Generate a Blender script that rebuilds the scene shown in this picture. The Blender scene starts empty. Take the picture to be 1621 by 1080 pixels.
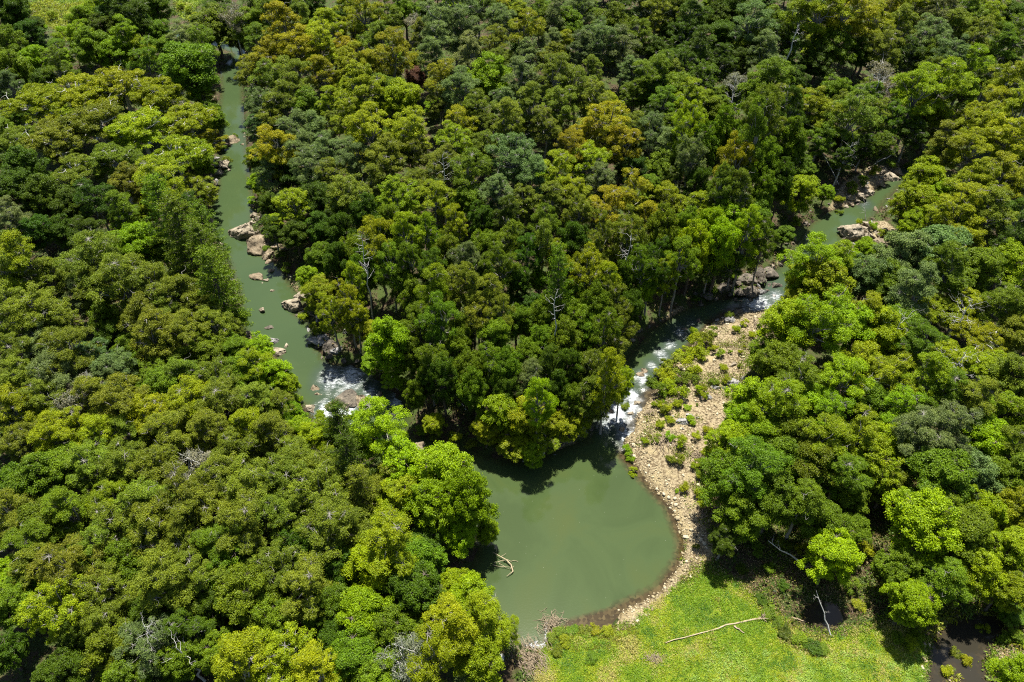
import bpy, math, random, re
import numpy as np
from mathutils import Vector

S = bpy.context.scene
COL = S.collection
R = math.radians
rng = np.random.default_rng(7)
random.seed(7)

# ------------------------------------------------------------------ camera
PW, PH, F = 1621.0, 1080.0, 1200.0
CAM_H, PITCH = 100.0, R(44.0)
cd = bpy.data.cameras.new('drone_camera')
cd.sensor_width = 36.0
cd.lens = 36.0 * F / PW
cd.clip_start, cd.clip_end = 1.0, 6000.0
cam = bpy.data.objects.new('drone_camera', cd)
cam.location = (0, 0, CAM_H)
cam.rotation_euler = (R(90) - PITCH, 0, 0)
COL.objects.link(cam)
S.camera = cam

# ------------------------------------------------------------------ light
SUN_EL, SUN_AZ = R(70), R(5)          # azimuth measured from +Y (away from the camera) towards +X
w = bpy.data.worlds.new('World'); S.world = w; w.use_nodes = True
wn = w.node_tree.nodes; wl = w.node_tree.links
bg = wn['Background']
sky = wn.new('ShaderNodeTexSky'); sky.sky_type = 'NISHITA'; sky.sun_disc = False
sky.sun_elevation = SUN_EL; sky.sun_rotation = SUN_AZ
wl.new(sky.outputs[0], bg.inputs[0]); bg.inputs[1].default_value = 0.062
sd = bpy.data.lights.new('sun', 'SUN'); sd.energy = 5.0; sd.angle = R(0.5); sd.color = (1.0, 0.965, 0.88)
sun = bpy.data.objects.new('sun', sd); COL.objects.link(sun)
to_sun = Vector((math.sin(SUN_AZ) * math.cos(SUN_EL), math.cos(SUN_AZ) * math.cos(SUN_EL), math.sin(SUN_EL)))
sun.rotation_euler = (-to_sun).to_track_quat('-Z', 'Y').to_euler()
S.view_settings.view_transform = 'Standard'; S.view_settings.look = 'None'
S.view_settings.exposure = 1.25; S.view_settings.gamma = 1.0
S.cycles.use_denoising = False; S.cycles.filter_width = 1.1
S.cycles.max_bounces = 6; S.cycles.diffuse_bounces = 3; S.cycles.glossy_bounces = 2
S.cycles.transmission_bounces = 3; S.cycles.transparent_max_bounces = 4

# ------------------------------------------------------------------ geometry of the site
SP, CP = math.sin(PITCH), math.cos(PITCH)
def ray(px, py):
    u = (px - PW / 2) / F; v = -(py - PH / 2) / F
    return np.array([u, CP + v * SP, -SP + v * CP])
def ground_pt(px, py, z=0.0):
    d = ray(px, py)
    return np.array([0, 0, CAM_H]) + d * ((z - CAM_H) / d[2])
def pix(p):
    x, y, z = p[0], p[1], p[2] - CAM_H
    dep = y * CP - z * SP
    return PW / 2 + F * x / dep, PH / 2 - F * (y * SP + z * CP) / dep
def poly(s, z=0.0):
    v = [float(t) for t in s.replace(',', ' ').split()]
    return np.array([ground_pt(v[i], v[i + 1], z)[:2] for i in range(0, len(v), 2)])

CREEK = poly('''372,84 350,112 350,150 344,190 348,215 350,250 345,275 345,300 332,330 336,375 358,400 380,470 384,520 410,545
 440,565 450,600 478,640 500,662 560,700 620,722 660,748 715,800 750,840 758,870 745,905 735,925 765,960 805,995 828,1022 862,1024
 868,990 890,992 960,996 985,966 1040,940 1078,890 1083,860 1062,805 1022,762 992,715 986,700 1004,680 1006,660 1022,640 1040,612
 1068,574 1094,548 1122,514 1162,494 1205,492 1245,480 1265,440 1300,412 1335,385 1330,372 1350,362 1380,345 1400,318 1430,288 1446,272 1490,250 1540,215 1630,140
 1700,60 1690,52 1600,122 1515,206 1465,240 1430,262 1418,272 1400,290 1380,306 1366,322 1340,326 1308,338 1283,356 1268,382 1248,412
 1215,440 1200,470 1165,472 1128,478 1075,496 1030,526 996,566 970,602 952,640 936,670 932,698 900,708 850,730 800,732
 750,716 690,702 652,697 640,672 640,640 620,622 592,600 580,582 550,580 522,580 502,552 490,512 468,498 470,465 452,440 438,420
 412,402 396,372 402,330 396,290 391,250 387,200 384,150 385,112 388,82 370,70 330,58 260,46 200,42 200,50 260,56 330,68''')
BROOK = poly('1465,1110 1472,1050 1476,1012 1500,988 1545,974 1585,982 1590,1000 1572,1020 1556,1040 1562,1075 1570,1110 1530,1110 1520,1080 1505,1055 1500,1080 1505,1110')
PONDLET = poly('1270,985 1278,962 1300,950 1325,960 1335,985 1310,1000')
GRAVEL = poly('''986,722 992,690 1003,640 1043,608 1070,572 1097,546 1125,512 1165,488 1205,486 1225,500 1222,555 1175,605 1150,655 1140,700 1128,750
 1118,800 1124,850 1130,890 1112,905 1062,935 1010,990 978,1000 980,966 1045,936 1078,888 1082,860 1060,802 1022,762''')
LAWN = poly('866,1000 960,1000 1005,988 1065,938 1108,905 1150,915 1190,950 1225,975 1290,1015 1345,1000 1440,985 1472,1020 1468,1180 845,1180 852,1040')
PALEBAR = poly('1330,372 1352,355 1400,352 1420,372 1400,395 1345,392')
PALEBAR2 = poly('1310,335 1330,300 1370,275 1420,262 1436,275 1385,300 1350,324')
CLEAR1 = poly('40,20 85,5 140,0 180,0 120,60 110,75 85,50')
CLEAR2 = poly('262,-40 400,-40 330,8 312,20 305,40 285,30')
STONYPATCH = poly('1565,1035 1580,1020 1621,1030 1660,1060 1640,1110 1580,1090')

def sdist(P, poly_):
    """signed distance of 2-D points, negative inside"""
    x, y = P[:, 0], P[:, 1]
    best = np.full(len(P), 1e18); inside = np.zeros(len(P), bool)
    n = len(poly_)
    for i in range(n):
        a, b = poly_[i], poly_[(i + 1) % n]
        e = b - a; L2 = max(float(e @ e), 1e-9)
        t = np.clip(((x - a[0]) * e[0] + (y - a[1]) * e[1]) / L2, 0, 1)
        best = np.minimum(best, (x - a[0] - t * e[0]) ** 2 + (y - a[1] - t * e[1]) ** 2)
        c = (a[1] > y) != (b[1] > y)
        if a[1] != b[1]:
            inside ^= c & (x < (b[0] - a[0]) * (y - a[1]) / (b[1] - a[1]) + a[0])
    d = np.sqrt(best)
    return np.where(inside, -d, d)

_perm = rng.random((256, 256))
def vnoise(x, y, s):
    x = x / s; y = y / s
    i = np.floor(x).astype(int); j = np.floor(y).astype(int)
    fx = x - i; fy = y - j
    fx = fx * fx * (3 - 2 * fx); fy = fy * fy * (3 - 2 * fy)
    g = lambda a, b: _perm[a & 255, b & 255]
    return (g(i, j) * (1 - fx) + g(i + 1, j) * fx) * (1 - fy) + (g(i, j + 1) * (1 - fx) + g(i + 1, j + 1) * fx) * fy - 0.5

# centre lines that part the wedge from the outer banks
LEFT_LINE = np.array([ground_pt(*p)[:2] for p in ((640, 690), (540, 610), (470, 560), (420, 440), (370, 370), (370, 250), (368, 110), (380, 60), (392, 0))])
RIGHT_LINE = np.array([ground_pt(*p)[:2] for p in ((800, 735), (960, 690), (1020, 600), (1100, 515), (1220, 460), (1300, 370), (1400, 300), (1500, 230), (1600, 130), (1690, 50))])
def in_wedge(x, y):
    xl = np.interp(y, LEFT_LINE[:, 1], LEFT_LINE[:, 0])
    xr = np.interp(y, RIGHT_LINE[:, 1], RIGHT_LINE[:, 0])
    return (x > xl) & (x < xr) & (y > RIGHT_LINE[0, 1])

def water_dist(P):
    return np.minimum(np.minimum(sdist(P, CREEK), sdist(P, BROOK)), sdist(P, PONDLET))

def height(P, d=None):
    P = np.atleast_2d(P)
    if d is None: d = water_dist(P)
    x, y = P[:, 0], P[:, 1]
    wd = np.where(in_wedge(x, y), 1.0, 0.0)
    dd = np.maximum(d, 0)
    out = 0.9 * (1 - np.exp(-dd / 2.5)) + np.where(wd > 0, 22 * (1 - np.exp(-dd * 0.16 / 22)), 6 * (1 - np.exp(-dd * 0.05 / 6)))
    open_ = np.minimum(sdist(P, GRAVEL), sdist(P, LAWN))
    rough = np.clip(dd / 4, 0, 1)
    out += rough * (vnoise(x, y, 9) * 0.9 + vnoise(x + 31, y, 3.1) * 0.35) * np.where(open_ < 1, 0.45, 1.0)
    out += np.clip(dd / 2, 0, 1) * vnoise(x, y + 77, 1.3) * 0.16
    return np.where(d < 0, np.maximum(-0.5 + 0 * d, d * 0.5) * 1.0 - 0.03, out)

# ------------------------------------------------------------------ materials
def new_mat(name):
    m = bpy.data.materials.new(name); m.use_nodes = True
    nt = m.node_tree
    b = nt.nodes['Principled BSDF']; b.inputs['Roughness'].default_value = 0.85
    b.inputs['Specular IOR Level'].default_value = 0.25
    return m, nt, b
def N(nt, t, **kw):
    n = nt.nodes.new(t)
    for k, v in kw.items():
        if k in n.inputs: n.inputs[k].default_value = v
        else: setattr(n, k, v)
    return n
def mixc(nt, fac, a, b, blend='MIX'):
    n = nt.nodes.new('ShaderNodeMix'); n.data_type = 'RGBA'; n.blend_type = blend
    for sock, v in ((n.inputs[0], fac), (n.inputs[6], a), (n.inputs[7], b)):
        if hasattr(v, 'links'): nt.links.new(v, sock)
        elif isinstance(v, tuple): sock.default_value = (*v, 1) if len(v) == 3 else v
        else: sock.default_value = v
    return n.outputs[2]
def mth(nt, op, a, b=None, clamp=False):
    n = nt.nodes.new('ShaderNodeMath'); n.operation = op; n.use_clamp = clamp
    for i, v in enumerate((a, b)):
        if v is None: continue
        if hasattr(v, 'links'): nt.links.new(v, n.inputs[i])
        else: n.inputs[i].default_value = v
    return n.outputs[0]
def ramp(nt, fac, stops):
    n = nt.nodes.new('ShaderNodeValToRGB')
    e = n.color_ramp.elements
    while len(e) < len(stops): e.new(0.5)
    for k, (p, c) in enumerate(stops):
        e[k].position = p; e[k].color = (*c, 1) if len(c) == 3 else c
    nt.links.new(fac, n.inputs[0])
    return n.outputs[0]
def attr(nt, name):
    n = nt.nodes.new('ShaderNodeAttribute'); n.attribute_name = name
    return n
def objco(nt):
    return nt.nodes.new('ShaderNodeNewGeometry').outputs['Position']
def noise(nt, vec, scale, detail=4, rough=0.6, dist=0.0):
    n = N(nt, 'ShaderNodeTexNoise', Scale=scale, Detail=detail, Roughness=rough, Distortion=dist)
    nt.links.new(vec, n.inputs['Vector'])
    return n.outputs['Fac']
def bump(nt, b, h, strength, dist=0.1):
    n = N(nt, 'ShaderNodeBump', Strength=strength, Distance=dist)
    nt.links.new(h, n.inputs['Height']); nt.links.new(n.outputs[0], b.inputs['Normal'])

def leaf_material(name, from_object=True, gloss=0.16, trans=0.34):
    m, nt, b = new_mat(name)
    if from_object:
        oi = nt.nodes.new('ShaderNodeObjectInfo'); base, al = oi.outputs['Color'], oi.outputs['Alpha']
    else:
        base = attr(nt, 'leafcol').outputs['Color']; al = None
    tint = attr(nt, 'tint').outputs['Fac']
    if al is not None:
        fl = attr(nt, 'flush').outputs['Fac']
        k = mth(nt, 'MULTIPLY', fl, al, True)
        base = mixc(nt, k, base, (0.34, 0.265, 0.005))
    c = mixc(nt, 1.0, base, ramp(nt, tint, [(0, (0.46, 0.52, 0.42)), (0.5, (1, 1, 1)), (1, (1.6, 1.5, 1.0))]), 'MULTIPLY')
    nt.links.new(c, b.inputs['Base Color'])
    b.inputs['Roughness'].default_value = 0.5; b.inputs['Specular IOR Level'].default_value = gloss
    tr = nt.nodes.new('ShaderNodeBsdfTranslucent')
    nt.links.new(mixc(nt, 1.0, c, (1.15, 1.25, 0.5), 'MULTIPLY'), tr.inputs[0])
    mx = nt.nodes.new('ShaderNodeMixShader'); mx.inputs[0].default_value = trans
    nt.links.new(b.outputs[0], mx.inputs[1]); nt.links.new(tr.outputs[0], mx.inputs[2])
    nt.links.new(mx.outputs[0], nt.nodes['Material Output'].inputs[0])
    return m
M_LEAF = leaf_material('living_leaves')
M_GROUNDLEAF = leaf_material('ground_leaves', False, 0.25)

def bark_material(name, a, b_, scale=3.0):
    m, nt, b = new_mat(name)
    v = nt.nodes.new('ShaderNodeTexCoord').outputs['Object']
    mp = N(nt, 'ShaderNodeMapping'); mp.inputs['Scale'].default_value = (1, 1, 0.25); nt.links.new(v, mp.inputs[0])
    n = noise(nt, mp.outputs[0], scale, 5)
    nt.links.new(ramp(nt, n, [(0.3, a), (0.7, b_)]), b.inputs['Base Color'])
    bump(nt, b, n, 0.5, 0.05)
    return m
M_BARK_DARK = bark_material('grey_brown_bark', (0.05, 0.04, 0.03), (0.16, 0.13, 0.10))
M_BARK_PALE = bark_material('pale_gum_bark', (0.13, 0.12, 0.10), (0.32, 0.30, 0.26))
M_DEAD = bark_material('bleached_dead_wood', (0.28, 0.27, 0.25), (0.56, 0.54, 0.50))
M_DRIFT = bark_material('dry_driftwood', (0.16, 0.12, 0.08), (0.38, 0.30, 0.20), 4)
M_LOG = bark_material('sunbleached_log', (0.22, 0.17, 0.10), (0.40, 0.33, 0.21), 2)

def rock_material(name, a, b_, c):
    m, nt, b = new_mat(name)
    v = objco(nt)
    n = noise(nt, v, 0.9, 8, 0.65); n2 = noise(nt, v, 5.0, 6, 0.7)
    col = ramp(nt, n, [(0.32, c), (0.48, a), (0.68, b_)])
    col = mixc(nt, 1.0, col, ramp(nt, n2, [(0.3, (0.45, 0.42, 0.4)), (0.5, (1, 1, 1)), (0.75, (1.2, 1.2, 1.2))]), 'MULTIPLY')
    nt.links.new(col, b.inputs['Base Color']); bump(nt, b, n2, 0.8, 0.15)
    return m
M_ROCK = rock_material('tan_creek_rock', (0.24, 0.20, 0.14), (0.37, 0.32, 0.24), (0.09, 0.075, 0.055))
M_ROCK_RED = rock_material('rusty_creek_rock', (0.20, 0.155, 0.10), (0.32, 0.265, 0.18), (0.075, 0.06, 0.04))
M_ROCK_GREY = rock_material('grey_creek_rock', (0.22, 0.21, 0.20), (0.34, 0.33, 0.31), (0.09, 0.085, 0.08))
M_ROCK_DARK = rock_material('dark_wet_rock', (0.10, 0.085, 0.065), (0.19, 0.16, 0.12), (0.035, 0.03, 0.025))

def cobble_material():
    m, nt, b = new_mat('pale_cobbles')
    v = objco(nt)
    t = attr(nt, 'tint').outputs['Fac']
    col = ramp(nt, t, [(0, (0.10, 0.078, 0.045)), (0.35, (0.25, 0.20, 0.115)), (0.7, (0.38, 0.315, 0.195)), (1, (0.50, 0.44, 0.31))])
    n2 = noise(nt, v, 7.0, 5, 0.7)
    col = mixc(nt, 1.0, col, ramp(nt, n2, [(0.3, (0.6, 0.58, 0.55)), (0.6, (1.05, 1.05, 1.05))]), 'MULTIPLY')
    nt.links.new(col, b.inputs['Base Color'])
    return m
M_COBBLE = cobble_material()

# terrain
def terrain_material():
    m, nt, b = new_mat('valley_ground')
    v = objco(nt)
    n1 = noise(nt, v, 0.35, 8, 0.65); n2 = noise(nt, v, 2.2, 8, 0.7); n3 = noise(nt, v, 7.0, 6, 0.7)
    floor = ramp(nt, n2, [(0.25, (0.018, 0.014, 0.007)), (0.45, (0.05, 0.034, 0.017)), (0.62, (0.095, 0.064, 0.035)), (0.8, (0.17, 0.12, 0.07))])
    green = ramp(nt, n3, [(0.3, (0.02, 0.035, 0.006)), (0.7, (0.07, 0.10, 0.015))])
    floor = mixc(nt, ramp(nt, n1, [(0.42, (0, 0, 0)), (0.54, (1, 1, 1))]), floor, green)
    grav = ramp(nt, n3, [(0.25, (0.10, 0.075, 0.045)), (0.42, (0.25, 0.20, 0.12)), (0.6, (0.36, 0.30, 0.19)), (0.8, (0.45, 0.39, 0.27))])
    vor = N(nt, 'ShaderNodeTexVoronoi', Scale=2.6); nt.links.new(v, vor.inputs['Vector'])
    grav = mixc(nt, 1.0, grav, ramp(nt, vor.outputs['Distance'], [(0.0, (1.15, 1.12, 1.05)), (0.45, (0.9, 0.88, 0.85)), (0.7, (0.45, 0.4, 0.35))]), 'MULTIPLY')
    sand = noise(nt, v, 0.22, 3)
    grav = mixc(nt, ramp(nt, sand, [(0.52, (0, 0, 0)), (0.6, (1, 1, 1))]), grav, ramp(nt, n3, [(0.3, (0.26, 0.205, 0.105)), (0.7, (0.36, 0.29, 0.165))]))
    lawn = ramp(nt, n2, [(0.25, (0.08, 0.13, 0.006)), (0.5, (0.15, 0.20, 0.01)), (0.7, (0.22, 0.23, 0.018)), (0.85, (0.30, 0.26, 0.08))])
    def soft(a, k=0.5):
        s = mth(nt, 'ADD', attr(nt, a).outputs['Fac'], mth(nt, 'MULTIPLY', mth(nt, 'SUBTRACT', n2, 0.5), k))
        return ramp(nt, s, [(0.42, (0, 0, 0)), (0.58, (1, 1, 1))])
    c = mixc(nt, soft('grass'), floor, lawn)
    c = mixc(nt, soft('gravel', 0.9), c, grav)
    wet = attr(nt, 'wet').outputs['Fac']
    c = mixc(nt, wet, c, mixc(nt, 1.0, c, (0.40, 0.36, 0.26), 'MULTIPLY'))
    nt.links.new(c, b.inputs['Base Color'])
    bump(nt, b, mth(nt, 'ADD', n2, mth(nt, 'MULTIPLY', n3, 0.5)), 0.9, 0.35)
    return m
M_GROUND = terrain_material()

def water_material():
    m, nt, b = new_mat('turbid_creek_water')
    v = objco(nt)
    sh = attr(nt, 'shallow').outputs['Fac']; fo = attr(nt, 'foam').outputs['Fac']
    big = noise(nt, v, 0.09, 4, 0.55, 0.9)
    deep = ramp(nt, big, [(0.35, (0.036, 0.055, 0.018)), (0.5, (0.042, 0.063, 0.021)), (0.66, (0.047, 0.064, 0.019))])
    deep = mixc(nt, attr(nt, 'upstream').outputs['Fac'], deep, mixc(nt, 0.7, deep, (0.039, 0.062, 0.025)))
    far = attr(nt, 'brooky').outputs['Fac']
    deep = mixc(nt, far, deep, (0.026, 0.023, 0.016))
    vor = N(nt, 'ShaderNodeTexVoronoi', Scale=2.2); nt.links.new(v, vor.inputs['Vector'])
    n3 = noise(nt, v, 1.6, 6, 0.7)
    bed = ramp(nt, vor.outputs['Color'], [(0.0, (0.022, 0.014, 0.006)), (0.5, (0.042, 0.030, 0.012)), (1, (0.085, 0.062, 0.026))])
    sk = ramp(nt, mth(nt, 'ADD', sh, mth(nt, 'MULTIPLY', mth(nt, 'SUBTRACT', n3, 0.5), 0.7)), [(0.3, (0, 0, 0)), (0.85, (1, 1, 1))])
    c = mixc(nt, sk, deep, bed)
    # small pale flecks scattered over the water
    fl = N(nt, 'ShaderNodeTexVoronoi', Scale=0.9); nt.links.new(v, fl.inputs['Vector'])
    fleck = mth(nt, 'LESS_THAN', fl.outputs['Distance'], 0.035)
    c = mixc(nt, mth(nt, 'MULTIPLY', fleck, 0.6), c, (0.22, 0.23, 0.17))
    # broken white water
    mp = N(nt, 'ShaderNodeMapping'); mp.inputs['Rotation'].default_value = (0, 0, R(-55)); mp.inputs['Scale'].default_value = (0.6, 1.5, 1)
    nt.links.new(v, mp.inputs[0])
    f1 = mth(nt, 'ADD', mth(nt, 'MULTIPLY', noise(nt, mp.outputs[0], 1.1, 6, 0.65, 1.4), 0.6), mth(nt, 'MULTIPLY', noise(nt, mp.outputs[0], 3.2, 6, 0.75, 0.8), 0.4))
    fm = mth(nt, 'ADD', mth(nt, 'MULTIPLY', fo, 0.44), f1)
    fm = ramp(nt, fm, [(0.745, (0, 0, 0)), (0.83, (0.10, 0.10, 0.10)), (0.88, (0.55, 0.55, 0.55)), (0.95, (1, 1, 1))])
    fm = mth(nt, 'MULTIPLY', fm, mth(nt, 'GREATER_THAN', fo, 0.03))
    c = mixc(nt, mth(nt, 'MULTIPLY', fo, 0.9, True), c, (0.030, 0.042, 0.048))
    c = mixc(nt, fm, c, (0.42, 0.44, 0.45))
    nt.links.new(c, b.inputs['Base Color'])
    nt.links.new(mth(nt, 'ADD', mth(nt, 'ADD', mth(nt, 'MULTIPLY', fm, 0.5), mth(nt, 'MULTIPLY', fo, 0.35, True)), 0.06), b.inputs['Roughness'])
    b.inputs['IOR'].default_value = 1.333; b.inputs['Specular IOR Level'].default_value = 0.5
    rip = mth(nt, 'ADD', mth(nt, 'MULTIPLY', noise(nt, v, 3.5, 3), 0.06), mth(nt, 'MULTIPLY', f1, mth(nt, 'MULTIPLY', fo, 2.5)))
    bump(nt, b, rip, 0.22, 0.25)
    return m
M_WATER = water_material()

def foam_material():
    m, nt, b = new_mat('pale_scum_foam')
    n = noise(nt, objco(nt), 6, 5)
    nt.links.new(ramp(nt, n, [(0.3, (0.2, 0.2, 0.19)), (0.6, (0.42, 0.43, 0.42))]), b.inputs['Base Color'])
    bump(nt, b, n, 0.6, 0.1)
    return m
M_FOAM = foam_material()

# ------------------------------------------------------------------ mesh helpers
def mesh_from(name, V, Fc, mat, smooth=False, face_attrs=None, point_attrs=None):
    """V (n,3); Fc list of arrays (m,k) of one k, or a list of such arrays"""
    me = bpy.data.meshes.new(name)
    V = np.asarray(V, np.float32)
    Fs = Fc if isinstance(Fc, list) else [Fc]
    Fs = [np.asarray(f, np.int32) for f in Fs if len(f)]
    loops = np.concatenate([f.ravel() for f in Fs]); tot = np.concatenate([np.full(len(f), f.shape[1], np.int32) for f in Fs])
    me.vertices.add(len(V)); me.vertices.foreach_set('co', V.ravel())
    me.loops.add(len(loops)); me.loops.foreach_set('vertex_index', loops)
    me.polygons.add(len(tot))
    st = np.concatenate([[0], np.cumsum(tot)[:-1]]).astype(np.int32)
    me.polygons.foreach_set('loop_start', st)
    if smooth: me.polygons.foreach_set('use_smooth', np.ones(len(tot), bool))
    me.update(calc_edges=True)
    for dom, dd in (('FACE', face_attrs), ('POINT', point_attrs)):
        for k, a in (dd or {}).items():
            a = np.asarray(a, np.float32)
            if a.ndim == 1:
                at = me.attributes.new(k, 'FLOAT', dom); at.data.foreach_set('value', a)
            else:
                at = me.attributes.new(k, 'FLOAT_COLOR', dom); at.data.foreach_set('color', np.c_[a, np.ones(len(a))].astype(np.float32).ravel())
    me.materials.append(mat)
    return me
def link(name, me, parent=None, loc=None):
    o = bpy.data.objects.new(name, me); COL.objects.link(o)
    if parent is not None: o.parent = parent
    if loc is not None: o.location = loc
    return o
def tag(o, label=None, cat=None, group=None, kind=None):
    for k, v in (('label', label), ('category', cat), ('group', group), ('kind', kind)):
        if v: o[k] = v
    return o
def empty(name, loc, rz=0.0, sc=(1, 1, 1)):
    o = bpy.data.objects.new(name, None); COL.objects.link(o)
    o.empty_display_size = 0.5; o.location = loc; o.rotation_euler = (0, 0, rz); o.scale = sc
    return o

class Tubes:
    def __init__(s): s.V = []; s.F = []; s.n = 0
    def add(s, pts, rad, sides=6):
        pts = np.asarray(pts, float); k = len(pts)
        d = np.gradient(pts, axis=0); d /= np.linalg.norm(d, axis=1)[:, None] + 1e-9
        ref = np.where(np.abs(d[:, 2:3]) > 0.9, np.array([[1.0, 0, 0]]), np.array([[0, 0, 1.0]]))
        a = np.cross(d, ref); a /= np.linalg.norm(a, axis=1)[:, None] + 1e-9
        b = np.cross(d, a)
        th = np.linspace(0, 2 * np.pi, sides, endpoint=False)
        ring = a[:, None] * np.cos(th)[None, :, None] + b[:, None] * np.sin(th)[None, :, None]
        v = pts[:, None] + ring * np.asarray(rad, float)[:, None, None]
        base = s.n
        s.V.append(v.reshape(-1, 3)); s.n += k * sides
        i = np.arange(k - 1)[:, None] * sides; j = np.arange(sides)[None]
        j2 = (j + 1) % sides
        q = np.stack([i + j, i + j2, i + sides + j2, i + sides + j], -1).reshape(-1, 4) + base
        s.F.append(q)
    def mesh(s, name, mat):
        return mesh_from(name, np.concatenate(s.V), np.concatenate(s.F), mat, True)

def bent(p0, p1, r, wob=0.08, n=5, sag=0.0):
    p0 = np.asarray(p0, float); p1 = np.asarray(p1, float)
    t = np.linspace(0, 1, n)[:, None]
    L = np.linalg.norm(p1 - p0)
    p = p0 + (p1 - p0) * t + r.normal(0, wob * L * 0.35, (n, 3)) * np.sin(np.pi * t)
    p[:, 2] += sag * L * np.sin(np.pi * t[:, 0])
    return p

def unit(v): return v / (np.linalg.norm(v, axis=-1, keepdims=True) + 1e-9)

def leaf_quads(C, Nn, L, W, r):
    """one pointed leaf (a folded rhombus) per centre"""
    n = len(C)
    t = unit(np.cross(Nn, r.normal(size=(n, 3)))); b = np.cross(Nn, t)
    L = np.broadcast_to(L, n)[:, None]; W = np.broadcast_to(W, n)[:, None]
    V = np.stack([C - t * L / 2, C + b * W / 2 + Nn * W * .12, C + t * L / 2, C - b * W / 2 + Nn * W * .12], 1).reshape(-1, 3)
    Fq = np.arange(4 * n).reshape(n, 4)
    return V, Fq

def puff_leaves(cen, rad, cnt, r, flat=0.75, up=0.55):
    """leaves over the shell of every puff; cen (k,3), rad (k,)"""
    k = len(cen)
    idx = np.repeat(np.arange(k), cnt)
    d = unit(r.normal(size=(len(idx), 3)))
    d[:, 2] = np.where((d[:, 2] < -0.15) & (r.random(len(idx)) < 0.6), -d[:, 2], d[:, 2])
    q = r.uniform(0.4, 1.25, len(idx)) * rad[idx]
    C = cen[idx] + d * q[:, None] * np.array([1, 1, flat])
    Nn = unit(d * 0.55 + np.array([0, 0, up]) + r.normal(0, 0.52, d.shape))
    return C, Nn, idx

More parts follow.
